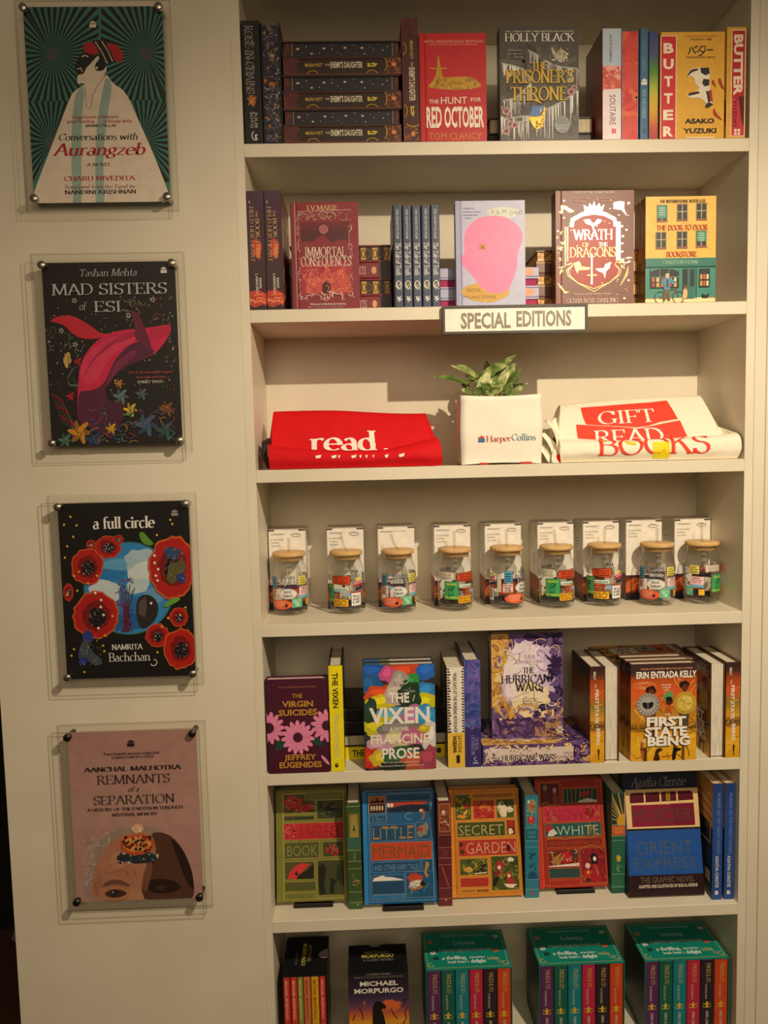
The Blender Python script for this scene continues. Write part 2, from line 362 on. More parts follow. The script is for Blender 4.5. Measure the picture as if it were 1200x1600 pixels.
# ------------------------------------------------------------------ books
ORI = {'front': ((1, 0, 0), (0, 1, 0), (0, 0, 1)), 'spine': ((0, 1, 0), (-1, 0, 0), (0, 0, 1)), 'fore': ((0, -1, 0), (1, 0, 0), (0, 0, 1)),
       'flat_spine': ((0, 1, 0), (0, 0, -1), (-1, 0, 0)), 'flat_fore': ((0, -1, 0), (0, 0, -1), (1, 0, 0))}
def book(name, label, x0, y0, z0, w, h, t, ori='front', cover='#333333', front=None, spine=None, back=None, fore=None, top=None, pages='#e9e0cc',
         hard=True, lean=0.0, yaw=0.0, group=None, rough=.42, spinecol=None, cat='book', lift=0.0):
    """a book whose visible bounding box starts at x0, y0 (front), z0 (base)"""
    bd = .0028 if hard else .0006; ov = .0032 if hard else .0004; rc = min(.003, t*.2)
    cm = M(cover, rough); sm = M(spinecol, rough) if spinecol else cm; pm = page_mat(pages)
    mb = MB()
    prof = [(w, -t/2), (.013, -t/2)]
    if hard: prof += [(.0105, -t/2+.0009), (.008, -t/2)]
    ns = len(prof)-1 + (1 if True else 0)
    prof += [(rc, -t/2)]
    for i in range(1, 5): a = R_(270-i*22.5); prof.append((rc+rc*math.cos(a), -t/2+rc+rc*math.sin(a)))
    for i in range(0, 5): a = R_(180-i*22.5); prof.append((rc+rc*math.cos(a), t/2-rc+rc*math.sin(a)))
    if hard: prof += [(.008, t/2), (.0105, t/2-.0009)]
    prof += [(.013, t/2), (w, t/2)]
    inner = [(w, t/2-bd), (bd, t/2-bd), (bd, -t/2+bd), (w, -t/2+bd)]
    full = prof+inner; n = len(full)
    for i in range(n):
        a, b = full[i], full[(i+1) % n]
        side = sm if max(a[0], b[0]) <= rc+.0005 and i < len(prof)-1 else cm
        mb.face([(a[0], a[1], 0), (a[0], a[1], h), (b[0], b[1], h), (b[0], b[1], 0)], side)
    # caps as three strips: front board, spine, back board
    for z, fl in ((0, False), (h, True)):
        for strip in ([(w, -t/2), (w, -t/2+bd), (bd, -t/2+bd), (bd, -t/2)], [(bd, -t/2), (bd, t/2), (0, t/2-rc), (0, -t/2+rc)], [(w, t/2), (bd, t/2), (bd, t/2-bd), (w, t/2-bd)]):
            q = [(a, b, z) for a, b in strip]; mb.face(q if not fl else q[::-1], cm)
    if front: front.emit(mb, lambda u, v, o: (u, -t/2-o, v), w, h)
    if back: back.emit(mb, lambda u, v, o: (w-u, t/2+o, v), w, h)
    if spine: spine.emit(mb, lambda u, v, o: (-o-(0), t/2-u, v), t, h)
    pb = MB()
    pb.box(bd, -t/2+bd, ov, w-ov, t/2-bd, h-ov, pm)
    tk = t-2*bd
    if fore: fore.emit(pb, lambda u, v, o: (w-ov+o, -t/2+bd+u, ov+v), tk, h-2*ov)
    if top: top.emit(pb, lambda u, v, o: (bd+u, -t/2+bd+v, h-ov+o), w-ov-bd, tk)
    X, Y, Z = map(Vector, ORI[ori])
    m3 = Matrix((X, Y, Z)).transposed().to_4x4()
    cor = [m3 @ Vector(p) for p in ((0, -t/2, 0), (w, t/2, h))]
    lo = Vector([min(a, b) for a, b in zip(*cor)]); hi = Vector([max(a, b) for a, b in zip(*cor)])
    sh = Matrix.Translation((-(lo.x+hi.x)/2, -(lo.y+hi.y)/2, -lo.z)) @ m3
    dx, dy = hi.x-lo.x, hi.y-lo.y
    root = thing(name, label, cat, (x0+dx/2, y0+dy/2, z0+lift+dy/2*abs(math.sin(lean))), group)
    mb.xf(sh).build('cover', root); pb.xf(sh).build('page_block', root)
    root.rotation_euler = (-lean, 0, yaw)
    root['dx'] = dx; root['dy'] = dy
    return root
def again(root, x0, y0, z0, label, group=None):
    dx, dy = root['dx'], root['dy']
    return dup(root, (x0+dx/2, y0+dy/2, z0), label, None, group)
# ------------------------------------------------------------------ the place: panelled wall, built-in bookcase
Z = [2.1516, 1.8331, 1.5149, 1.1976, 0.8826, 0.5594, 0.241]     # shelf tops, from the top down
DEP = 0.228; TH = 0.0255; PAINT = cream_paint()
dark = flat('#14110f', .8)
def sbox(name, *a, m=PAINT, parent=None):
    mb = MB(); mb.box(*a, m); o = mb.build(name, parent)
    if parent is None: structure(o)
    return o
FLOOR = ramp_mat('floor_boards', [(.3, '#4b3524'), (.7, '#5e4530')], scale=6, detail=5, dist=.5, rough=.5, stretch=(1, 14, 1))
sbox('floor', -2.4, -3.2, -.05, 4.0, 1.2, 0.0, m=FLOOR)
sbox('wall_left', -.537, 0, 0.0, -.0181, .26, 2.9)
sbox('wall_right', 1.0185, 0, 0.0, 3.2, .26, 2.9)
sbox('wall_back', -2.4, .9, 0.0, 3.2, .95, 2.9, m=dark)
sbox('trim_1', 1.0415, -.0012, 0.0, 1.0435, .0, 2.9, m=flat('#b9ab8c', .6))
bc = thing('bookcase', 'cream painted built-in bookcase with open shelves full of books beside the poster wall', 'bookcase', (.5, 0, 0))
def bpart(name, x0, y0, z0, x1, y1, z1):
    mb = MB(); mb.rbox(x0-.5, y0, z0, x1-.5, y1, z1, .0003 if 'panel' in name else .0008, PAINT); return mb.build(name, bc)
bpart('side_panel', -.018, 0, 0, 0, DEP, 2.9); bpart('side_panel', 1.0, 0, 0, 1.018, DEP, 2.9)
bpart('back_panel', -.018, DEP, 0, 1.018, DEP+.018, 2.9)
for z in [2.470]+Z: bpart('shelf', 0.0, .0002, z-TH, 1.0, DEP, z)
bpart('plinth', 0.0, .01, 0, 1.0, .03, .1)
# scuffs and hooks: dangling cable in the dark gap beside the panel
cab = MB(); cab.tube([(-.60, .30, .28), (-.585, .20, .38), (-.60, .12, .47), (-.57, .2, .56), (-.62, .3, .7)], .004, flat('#6d675d', .5)); cab.tube([(-.66, .30, .25), (-.60, .24, .36), (-.555, .28, .42)], .003, flat('#6d675d', .5))
tag(cab.build('cable'), 'grey cable hanging in the dark gap at the left end of the wall', 'cable')

# ------------------------------------------------------------------ posters in acrylic sandwiches
ACR = glass_mat('acrylic', (.997, .997, .992), 1.38, .015, .25)
EDGE = glass_mat('acrylic_edge', (.50, .49, .42), 1.45, .25, .3)
def poster(label, px0, pz0, px1, pz1, ax0, az0, ax1, az1, art, back, screw=steel()):
    cx, cz = (ax0+ax1)/2, (az0+az1)/2
    root = thing('wall_poster', label, 'poster', (cx, 0, az0), 'book cover posters on the cream wall')
    def sheet(name, y0, y1, g=0.0):
        mb = MB(); x0, x1, z0, z1 = ax0-cx-g, ax1-cx+g, -g, az1-az0+g
        mb.box(x0, y0, z0, x1, y1, z1, EDGE, front=ACR)
        mb.m[4] = mb.mi(ACR); mb.build(name, root)
    sheet('front_sheet', -.0315, -.0285); sheet('back_sheet', -.0245, -.0215)
    mb = MB(); x0, x1, z0, z1 = px0-cx, px1-cx, pz0-az0, pz1-az0
    mb.box(x0, -.0258, z0, x1, -.0250, z1, M(back, .5))
    art.emit(mb, lambda u, v, o: (x0+u, -.0258-o, z0+v), x1-x0, z1-z0); mb.build('print', root)
    for sx in (px0+.004, px1-.004):
        for szz in (pz0+.006, pz1-.006):
            mb = MB(); x, z = sx-cx, szz-az0
            prof = [(.0001, -.0400), (.0056, -.0397), (.0077, -.0383), (.0077, -.0320), (.0052, -.0317), (.0052, -.0005)]
            n = 18
            mb.grid([[(x+r*math.cos(2*math.pi*j/n), y, z+r*math.sin(2*math.pi*j/n)) for j in range(n)] for r, y in prof], screw, True, closev=True)
            mb.build('standoff_screw', root)
    return root
# poster: sunburst pattern and robed figure
a = Art(122, 42, 822, 1022, skew=65); a.sm = True
teal, blk = '#3a7d74', '#161514'
def bursts(a, cx, cy, hw, hh, n, c, cut):
    ps = []
    for i in range(n):
        a0, a1 = 2*math.pi*i/n, 2*math.pi*(i+.52)/n
        def edge(t):
            k = 1/max(abs(math.cos(t))/hw, abs(math.sin(t))/hh); return (cx+k*math.cos(t)*cut, cy+k*math.sin(t)*cut)
        e0, e1 = edge(a0), edge(a1)
        ps.append([(cx, cy), e0, e1])
    a.add(ps, c)
a.rect(60, 0, 960, 1100, teal)
for cx, cy in ((275, 275), (745, 275), (275, 715), (745, 715), (-195, 275)):
    bursts(a, cx, cy, 236, 213 if cy > 400 else 240, 44, blk, .97)
    a.ell(cx, cy, 34, 34, '#4d5352')
a.poly([(430, 430), (545, 365), (575, 420), (650, 465), (720, 620), (800, 790), (868, 955), (895, 1030), (900, 1200), (100, 1200), (175, 1030), (185, 960), (290, 690), (365, 490), (382, 462)], '#ecdccb')
a.poly([(395, 455), (442, 425), (427, 560), (425, 800), (430, 1030), (432, 1200), (392, 1200), (388, 1030), (372, 800), (378, 560)], '#9fb9b2')
a.poly([(545, 385), (582, 428), (552, 600), (535, 800), (550, 1030), (552, 1200), (507, 1200), (505, 1030), (494, 800), (505, 600), (530, 450)], '#9fb9b2')
a.line([(442, 435), (443, 500), (450, 545), (460, 552), (470, 540), (480, 480), (505, 430), (545, 380)], 3, '#8c7a63')
a.poly([(420, 262), (510, 275), (545, 320), (548, 365), (500, 390), (430, 405), (396, 425), (402, 385), (385, 340), (400, 305)], blk)
a.poly([(440, 350), (470, 320), (505, 280), (512, 300), (490, 325), (488, 350), (500, 362), (535, 358), (547, 330), (548, 372), (500, 395), (445, 428), (418, 418), (402, 430), (398, 380), (420, 376), (436, 372)], '#ecdccb')
a.line([(420, 290), (437, 282), (455, 290)], 5, '#ecdccb'); a.line([(400, 350), (418, 346), (425, 365)], 5, '#ecdccb'); a.ell(498, 345, 6, 6, '#ecdccb')
a.poly([(470, 208), (545, 207), (590, 318), (560, 332), (515, 285)], blk)
a.poly([(430, 225), (468, 210), (498, 240), (508, 278), (470, 280), (425, 262)], '#b3202a'); a.poly([(540, 226), (568, 224), (602, 232), (632, 272), (630, 312), (592, 322), (570, 270)], '#b3202a')
for q in ([(488, 215), (520, 262), (553, 325)], [(520, 212), (552, 260), (578, 315)]): a.line(q, 5, '#d8c9b2')
a.T('"Comprehensive achievement . . .', 375, 580, 640, 597, '#b3202a', 's'); a.T('genre bending . . . strikingly witty."', 350, 602, 685, 619, '#b3202a', 's'); a.T('MANU PILLAI', 445, 627, 600, 640, blk, 's', wt=.2)
a.T('Conversations with', 310, 672, 712, 706, blk, 's', it=.22); a.T('Aurangzeb', 275, 722, 755, 783, '#b3202a', 's', it=.22, wt=.16)
a.T('- A NOVEL -', 437, 822, 597, 838, blk, 's', it=.2); a.T('CHARU NIVEDITA', 340, 888, 705, 911, '#b3202a', 's', wt=.17)
a.T('Translated from the Tamil by', 342, 933, 708, 950, '#8f5f50', 's', it=.2); a.T('NANDINI KRISHNAN', 343, 959, 710, 979, blk, 's', wt=.18)
a.logo(458, 110, 492, 146, '#ecdccb')
poster('poster of white-robed man in red turban on green and black ray pattern, topmost of four', -.400, 2.036, -.141, 2.394, -.414, 2.018, -.126, 2.406, a, '#2f7f6e')
# poster: pink whale
a = Art(205, 100, 888, 1030, skew=42); a.sm = True; gr = '#b3bcc0'
a.rect(150, 60, 960, 1100, '#1b191b')
a.speck(215, 270, 900, 760, 190, 4, ['#8d9a98', '#b98d5a', '#a8343a', '#6c7b78', '#d9d2c4'], 3)
a.wig(620, 280, 870, 420, 26, 2.5, ['#7d8b88', '#9d8a6a', '#a8343a'], 5, 40); a.wig(230, 420, 420, 560, 16, 2.5, ['#7d8b88', '#5f6f68'], 6, 50)
for x, y in ((303, 440), (375, 512), (372, 290), (775, 292), (650, 370)):
    for i in range(5): a.ell(x+9*math.cos(i*1.257), y+9*math.sin(i*1.257), 5, 3, '#c3c4bd', 8, i*72)
a.poly([(235, 395), (290, 365), (360, 365), (420, 395), (470, 430), (505, 458), (560, 462), (480, 488), (400, 482), (350, 448), (310, 405)], '#c8283f')
a.poly([(600, 445), (680, 438), (770, 432), (865, 415), (872, 440), (860, 475), (830, 520), (785, 568), (700, 600), (620, 640), (570, 680), (520, 740), (560, 860), (520, 940), (400, 930), (380, 850), (388, 690), (400, 610), (440, 540), (490, 490), (545, 462)], '#cf2452')
a.poly([(680, 495), (760, 530), (795, 560), (700, 600), (620, 640), (570, 680), (520, 740), (560, 860), (520, 940), (400, 930), (382, 850), (390, 745), (450, 752), (520, 720), (555, 640), (590, 575)], '#57203f')
a.poly([(400, 620), (450, 545), (520, 500), (600, 470), (700, 455), (690, 500), (600, 540), (520, 620), (480, 720), (400, 710)], '#d93a60'); a.poly([(560, 640), (600, 590), (680, 540), (700, 560), (640, 610), (590, 650), (545, 720), (530, 730)], '#7c2a4e')
for i in range(8): a.line([(410+i*14, 690-i*24), (450+i*18, 600-i*16), (560+i*8, 520-i*7), (700, 470-i*3)], 2.2, '#9c1c42')
for i in range(6): a.line([(760, 445+i*11), (800, 440+i*10), (862, 428+i*7)], 2.2, '#8c1c34')
a.poly([(655, 338), (700, 360), (732, 425), (782, 555), (705, 512), (680, 480), (686, 420)], '#6a2140')
a.poly([(445, 940), (540, 800), (640, 800), (620, 890), (560, 1000)], '#4a2038')
for i in range(9): a.line([(250+i*6, 760+i*18), (300+i*10, 790+i*20), (350+i*6, 900+i*12), (360, 1000)], 5, ['#a8242e', '#7a2230', '#31534f'][i % 3])
a.wig(330, 560, 400, 800, 14, 4, ['#55625e', '#7b8a84'], 8, 120, .5)
a.blob(332, 590, 18, 36, '#c9a35a', 2, .3)
for x, y, r, c in ((395, 960, 60, '#c98a2a'), (320, 1000, 36, '#4f7a68'), (470, 1000, 48, '#2a3f6a'), (610, 780, 40, '#5d7b7d'), (600, 715, 24, '#c07a3a'), (350, 775, 24, '#b3262e'), (390, 600, 22, '#b3262e'), (660, 850, 36, '#d8b52e'), (560, 945, 30, '#d8a52a'), (740, 930, 60, '#3d5a7c'), (840, 960, 50, '#31534f'), (720, 770, 32, '#50655f'), (850, 850, 40, '#7a4a2a')):
    for i in range(6): a.ell(x+r*.5*math.cos(i*1.05), y+r*.5*math.sin(i*1.05), r*.62, r*.22, c if i % 2 else shade(c, .72), 10, i*60+20)
a.wig(430, 820, 900, 1020, 60, 4, ['#3d5a7c', '#4f7a68', '#6b3a5e', '#a8743a', '#8d3a44'], 11, 70)
a.T('Tashan Mehta', 405, 136, 695, 172, gr, 's', it=.18, wt=.10); a.T('MAD SISTERS', 258, 208, 850, 264, gr, 's', wt=.12)
a.T('of', 400, 300, 440, 340, gr, 's', it=.2, wt=.1); a.T('ESI', 475, 297, 612, 351, gr, 's', wt=.12)
a.T('"One of the most gifted original', 650, 652, 880, 666, '#b04a4c', 's'); a.T('voices in the world today."', 690, 678, 845, 690, '#b04a4c', 's'); a.T('SAMIT BASU', 697, 702, 832, 716, '#c9bfb4', 's')
a.logo(818, 128, 850, 162, '#d5cfc4')
poster('poster of a leaping pink whale on black, second of four from the top', -.393, 1.572, -.138, 1.924, -.412, 1.554, -.120, 1.940, a, '#1b191b')
# poster: poppies round a blue circle
a = Art(297, 120, 962, 1000, skew=32); a.sm = True
a.rect(250, 80, 1030, 1060, '#0f0d0e')
a.ell(655, 550, 234, 234, '#2f6f5e', 48); a.ell(655, 550, 228, 228, '#3187c8', 48)
for i, (x, y, rx, ry, c) in enumerate(((600, 430, 90, 30, '#5fa4d2'), (720, 420, 90, 70, '#a7c4d4'), (720, 480, 70, 60, '#cfdce0'), (530, 570, 80, 70, '#c4d4dc'), (700, 540, 60, 40, '#b9cdd6'), (700, 650, 90, 60, '#2a6fb0'), (650, 720, 110, 45, '#1f5f9f'), (560, 480, 80, 30, '#2778bb'), (780, 590, 60, 40, '#5f9cc8'))): a.blob(x, y, rx, ry, c, i, .18)
a.poly([(690, 700), (690, 620), (710, 590), (745, 580), (785, 600), (805, 640), (800, 690), (770, 735), (720, 760), (705, 740)], '#2a2323'); a.poly([(700, 680), (705, 620), (740, 590), (745, 640), (735, 700)], '#574a48')
for i in range(8):
    x = 590+i*12; a.line([(640+i*4-16, 770), (625+i*4, 650), (x+10, 560-14*(i % 3))], 4, '#2a1f3a' if i % 2 else '#7a2440')
a.wig(580, 490, 680, 770, 34, 4, ['#2a1f3a', '#7a2440', '#4a2f5f'], 4, 40)
def poppy(x, y, rx, ry, sd):
    a.blob(x, y, rx, ry, '#c85a26', sd, .07, 40); a.blob(x, y, rx*.93, ry*.93, '#b01c16', sd, .07, 40); a.blob(x, y, rx*.62, ry*.62, '#7a0f10', sd+1, .1, 24); a.blob(x+rx*.05, y+ry*.08, rx*.4, ry*.4, '#160c10', sd+2, .1, 20)
    a.speck(x-rx*.3, y-ry*.28, x+rx*.36, y+ry*.4, 30, 2.6, ['#9a93a0', '#5f5a70', '#d8d0d0'], sd)
for i, p in enumerate(((550, 340, 68, 58), (605, 305, 25, 24), (465, 325, 25, 22), (445, 435, 82, 92), (345, 560, 26, 44), (880, 450, 122, 158), (485, 680, 118, 124), (798, 790, 62, 60), (910, 700, 48, 50), (918, 860, 88, 104))): poppy(*p, i+1)
a.blob(880, 380, 40, 34, '#34466e', 3, .3); a.blob(900, 470, 48, 60, '#5a5530', 4, .3); a.blob(925, 500, 24, 26, '#2c3a78', 5, .3)
a.poly([(712, 270), (735, 268), (760, 300), (790, 330), (770, 338), (735, 330), (715, 300)], '#5f8f2e'); a.poly([(830, 640), (870, 605), (915, 600), (920, 612), (880, 635), (840, 650)], '#5f9f3a')
a.poly([(410, 770), (440, 745), (475, 780), (440, 820), (470, 870), (515, 900), (510, 930), (460, 930), (420, 880), (390, 910), (395, 840), (420, 815)], '#3d4a58'); a.blob(445, 785, 28, 32, '#2c3a8a', 8, .25); a.blob(415, 910, 24, 18, '#2c3a8a', 9, .3)
a.speck(400, 780, 510, 930, 70, 3, ['#a8a03a', '#9a8a3a', '#6f7ab0'], 7); a.speck(840, 350, 950, 520, 60, 3, ['#a8a03a', '#8f93b0', '#3c4a9a'], 9)
for x, y in ((366, 185), (333, 223), (396, 228), (378, 284), (347, 330), (334, 386), (882, 233), (872, 212), (803, 286), (378, 478), (404, 458), (448, 516), (495, 480), (394, 552), (340, 572), (357, 878), (371, 846), (422, 963), (520, 832), (526, 860), (800, 874), (823, 745), (918, 688), (946, 652), (572, 684), (530, 780), (856, 702)): a.ell(x, y, 6, 6, '#d9b03a', 8)
for x, y in ((790, 388), (790, 424), (808, 456), (796, 488), (514, 602), (512, 637), (526, 677), (498, 743), (770, 625), (485, 566), (804, 512)): a.ell(x, y, 7, 7, '#f0d8d0', 8)
a.T('a full circle', 478, 190, 795, 248, '#e6e2dc', 's', wt=.19); a.T('NAMRITA', 565, 828, 725, 855, '#dcd8d2', 's', wt=.17); a.T('Bachchan', 548, 870, 762, 914, '#dcd8d2', 's', wt=.12)
a.ring(780, 925, 16, 16, 4, '#dcd8d2', -90, 160); a.logo(878, 160, 912, 193, '#8d8a92')
poster('poster of red poppies around a blue sky circle on black, third from the top', -.389, 1.105, -.132, 1.459, -.407, 1.086, -.117, 1.475, a, '#0f0d0e')
# poster: pink cover with forehead ornament
a = Art(350, 172, 995, 1026, skew=33); a.sm = True; bk = '#2a2222'
a.rect(300, 100, 1100, 1100, '#b98f88'); a.grad(300, 150, 1100, 650, [(0, '#b0867f'), (1, '#bd948c')], 8)
a.poly([(415, 1040), (435, 900), (470, 770), (530, 690), (640, 652), (750, 652), (850, 690), (930, 770), (975, 890), (990, 1040)], '#a08e84')
a.wig(420, 660, 560, 950, 60, 3, ['#b9aaa2', '#8d7b72', '#c9bcb4'], 3, 90, .3)
a.poly([(452, 1040), (462, 900), (500, 800), (570, 710), (680, 672), (770, 690), (850, 760), (915, 850), (955, 950), (960, 1040)], '#b98064')
a.poly([(760, 680), (860, 690), (935, 780), (980, 900), (990, 1040), (900, 1040), (720, 1040), (715, 940), (740, 860), (790, 800), (790, 740)], '#593a2c'); a.poly([(860, 700), (935, 780), (980, 900), (985, 1000), (940, 930), (900, 820)], '#2c1f1a')
a.poly([(500, 960), (540, 918), (600, 915), (660, 945), (650, 960), (590, 935)], '#7a5040'); a.poly([(520, 985), (560, 965), (610, 968), (650, 990), (600, 1010), (550, 1008)], '#4f3128'); a.ell(575, 985, 22, 14, '#2a2a30'); a.ell(569, 980, 5, 4, '#c9c0ba')
a.poly([(720, 945), (790, 915), (880, 930), (930, 970), (860, 1000), (760, 990)], '#2f1d17'); a.ell(815, 968, 24, 13, '#4a342a')
a.poly([(640, 1040), (652, 990), (665, 965), (690, 955), (708, 965), (725, 1000), (730, 1040)], '#c08a6c')
for q, c in (([(560, 800), (600, 770), (650, 790), (640, 850), (590, 860), (550, 840)], '#c48d70'), ([(470, 960), (480, 900), (500, 880), (520, 900), (505, 960), (490, 1010)], '#a87058'), ([(715, 940), (740, 850), (760, 800), (775, 850), (760, 930), (735, 1000)], '#7d5240')): a.poly(q, c)
for q in ([(560, 880), (610, 868), (660, 880)], [(540, 845), (600, 830), (650, 838)], [(530, 1020), (580, 1026), (630, 1018)], [(505, 955), (560, 940), (640, 950)]): a.line(q, 3, '#96664e'); a.line([(640, 880), (650, 905)], 4, '#8f5f4a'); a.line([(680, 870), (684, 900)], 4, '#8f5f4a')
a.blob(700, 805, 100, 30, '#2c3440', 5, .2); a.speck(595, 775, 800, 835, 60, 8, ['#c9b9a4', '#2a4f62', '#3a2a24', '#1f3340'], 4)
a.ell(697, 742, 88, 52, '#c9552a', 30); a.ell(697, 738, 72, 40, '#e0a05a', 30); a.speck(625, 700, 770, 778, 60, 9, ['#8f2a1a', '#2a2a2a', '#c9552a', '#5a1f1a'], 6); a.blob(697, 660, 30, 22, '#e3b58c', 2, .2); a.speck(672, 642, 722, 680, 12, 6, ['#c9552a', '#f0d8c0'], 2)
a.logo(653, 213, 689, 248, bk)
a.T('A most beautiful and heart rending book', 530, 274, 815, 288, bk, 's', it=.2); a.T('RAMACHANDRA GUHA', 575, 294, 787, 306, bk, 's')
a.T('AANCHAL MALHOTRA', 432, 346, 925, 368, bk, 's', wt=.2); a.T('REMNANTS', 497, 388, 866, 432, '#3a2f30', 's', wt=.11); a.T('of a', 655, 448, 710, 472, '#3a2f30', 's', it=.22); a.T('SEPARATION', 480, 490, 890, 534, '#3a2f30', 's', wt=.11)
a.T('A HISTORY OF THE PARTITION THROUGH', 445, 551, 932, 566, bk, 's', wt=.17); a.T('MATERIAL MEMORY', 573, 579, 805, 594, bk, 's', wt=.17)
poster('pinkish poster of a forehead wearing a jewelled ornament, lowest of four', -.396, .635, -.138, .994, -.414, .615, -.118, 1.010, a, '#b98f88', flat('#5a524c', .35, 1.0, .03))
# ------------------------------------------------------------------ top shelf
z = Z[0]; G = 'books on the top shelf'
a = Art(58, 122, 185, 842); a.T('ROSE IN CHAINS', 84, 150, 138, 548, '#a9a49c', 's', rot='d', wt=.09)
a.wig(84, 150, 150, 548, 40, 3, ['#8d8880', '#6c6862'], 2, 50)
a.blob(118, 590, 27, 34, '#b5662a', 3, .35); a.blob(120, 590, 13, 16, '#d98d45', 4, .3); a.wig(85, 560, 155, 640, 10, 4, ['#6f4a30', '#8a5a34'], 4, 34)
a.T('JULIE', 132, 655, 152, 750, '#b9b4ac', rot='d'); a.T('SOTO', 103, 655, 123, 750, '#b9b4ac', rot='d')
a.ring(132, 795, 22, 26, 7, '#cfcac2', 60, 250); a.poly([(128, 790), (150, 785), (140, 800), (150, 822), (130, 812)], '#cfcac2')
book('hardcover_book', 'black hardcover, spine out with pale ornate lettering, at the left end of the top shelf', .0015, 0, z, .153, .229, .0365, 'spine', '#1b181c', spine=a, group=G, rough=.5)
a = Art(0, 0, 100, 640); a.rect(0, 0, 100, 640, '#1d1b24'); a.wig(0, 0, 100, 640, 260, 4, ['#3c3850', '#5c5872', '#2a2836', '#48405c'], 3, 46); a.speck(2, 2, 98, 638, 130, 6, ['#6f6a86', '#8c7f66', '#b5742e', '#9a96ac', '#5b4632'], 4, 2.2); a.blob(50, 320, 22, 14, '#a8642a', 3, .4); a.blob(55, 165, 14, 12, '#a99a5a', 3, .4)
book('hardcover_book', 'hardcover with dark sprayed floral page edges facing out, second from left, top shelf', .0395, .003, z, .153, .226, .0375, 'fore', '#1b181c', fore=a, pages='#22202a', group=G, rough=.5)
def enemy_fore():
    a = Art(310, 233, 988, 330, turn=True); a.rect(310, 233, 988, 330, '#24222c')
    for l, r in ((312, 338), (948, 988)): a.rect(l, 233, r, 330, '#4a1f22'); a.wig(l, 233, r, 330, 16, 3, ['#8f4a2a', '#6c2a28'], 3, 24)
    for x in (348, 938): a.rect(x-2, 233, x+2, 330, '#9c8a6a')
    for x, y, r in ((405, 278, 6), (377, 305, 5), (460, 281, 4), (511, 254, 6), (528, 295, 8), (575, 315, 4), (565, 258, 3), (627, 297, 8), (670, 266, 4), (703, 288, 5), (703, 312, 3), (751, 293, 8), (778, 261, 4), (823, 257, 7), (855, 306, 5), (905, 290, 9), (880, 262, 3), (430, 318, 3), (650, 250, 3), (480, 300, 3), (600, 280, 2), (850, 280, 2), (730, 250, 2)):
        a.ell(x, y, r*.62, r*.62, '#f0e2c8', 8)
        if r > 6: a.ell(x, y, r*1.5, r*1.0, '#9a6a48', 8); a.ell(x, y, r*.62, r*.62, '#fbeccb', 8)
    return a
def enemy_spine():
    a = Art(310, 345, 998, 440, turn=True)
    a.rect(310, 345, 385, 440, '#57232a'); a.wig(310, 345, 400, 440, 40, 3, ['#6f3034', '#44191f', '#7a3a34'], 3, 40); a.rect(905, 345, 998, 440, '#4a2222'); a.wig(905, 345, 998, 440, 40, 3, ['#9a5a34', '#7a3a2a', '#b5742e'], 4, 30)
    a.blob(953, 383, 15, 14, '#d9702a', 3, .25); a.ell(953, 383, 6, 6, '#f0c08a', 8)
    a.ring(890, 383, 22, 40, 3.5, 'gold', -70, 70, 14); a.ring(480, 440, 34, 24, 3.5, 'gold', 180, 360, 14); a.ring(825, 440, 34, 24, 3.5, 'gold', 180, 360, 14)
    a.rect(310, 434, 998, 440, '#6f3526'); a.rect(310, 345, 998, 348, '#6f3526')
    a.T('MELISSA POETT', 437, 375, 537, 393, '#cfae4a'); a.T('THE', 552, 377, 578, 390, '#cfc0a0'); a.T("ENEMY'S DAUGHTER", 584, 366, 770, 401, '#e8dcc0', bold=.03)
    a.poly([(798, 375), (806, 372), (812, 380), (838, 372), (846, 378), (858, 376), (852, 388), (840, 396), (815, 396), (800, 398)], '#c9b43a'); a.rect(812, 382, 836, 388, '#2d1d1a')
    return a
EN = dict(cover='#2d1c19', spine=enemy_spine(), fore=enemy_fore(), pages='#26242e', rough=.45, group='starry fantasy hardcovers on the top shelf')
EH = .0318
w6 = ['third', 'fifth', 'lowest']; w5 = ['topmost', 'second', 'fourth']
s1 = None; f1 = None
for i in range(6):
    zz = z+(5-i)*EH; jx = (.0, .002, -.001, .0015, .0, .001)[i]-.002*(i/5)
    if i % 2:
        lb = 'brown hardcover lying flat, lettered spine out, %s in the starry stack of six' % {1: 'second down', 3: 'fourth down', 5: 'lowest'}[i]
        if not s1: s1 = book('hardcover_book', lb, .0795+jx, .0, zz, .152, .230, EH-.0004, 'flat_spine', **EN)
        else: again(s1, .0795+jx, .0, zz, lb)
    else:
        lb = 'hardcover lying flat, starry dark page edges out, %s in its stack of six' % {0: 'topmost', 2: 'third down', 4: 'fifth down'}[i]
        if not f1: f1 = book('hardcover_book', lb, .0795+jx, .0, zz, .152, .230, EH-.0004, 'flat_fore', **EN)
        else: again(f1, .0795+jx, .0, zz, lb)
E2 = dict(EN); E2['spinecol'] = '#4a2226'
book('hardcover_book', 'brown hardcover standing upright, gold lettered spine out, between the starry stack and red book', .3125, 0, z, .152, .232, .0315, 'spine', **E2)
a = Art(135, 200, 527, 838); a.sm = True
a.rect(135, 200, 146, 838, '#a81f24')
a.T('40TH ANNIVERSARY EDITION', 165, 240, 510, 256, '#e0a080'); a.T('INTRODUCTION BY MARCUS SEDGWICK', 195, 262, 480, 270, '#e0a080')
a.poly([(243, 335), (250, 332), (256, 375), (270, 455), (285, 462), (380, 453), (440, 458), (480, 485), (503, 510), (470, 525), (380, 530), (330, 533), (220, 525), (178, 512), (205, 490), (228, 455), (240, 400)], '#c0922c'); a.rect(197, 402, 296, 409, '#c0922c'); a.speck(200, 470, 480, 528, 60, 9, ['#cfa23a', '#a87c22'], 3, 2)
a.T('THE', 190, 588, 245, 612, '#f3e6d6'); a.T('HUNT', 258, 573, 412, 615, '#f3e6d6', bold=.01); a.T('FOR', 434, 579, 494, 602, '#f3e6d6')
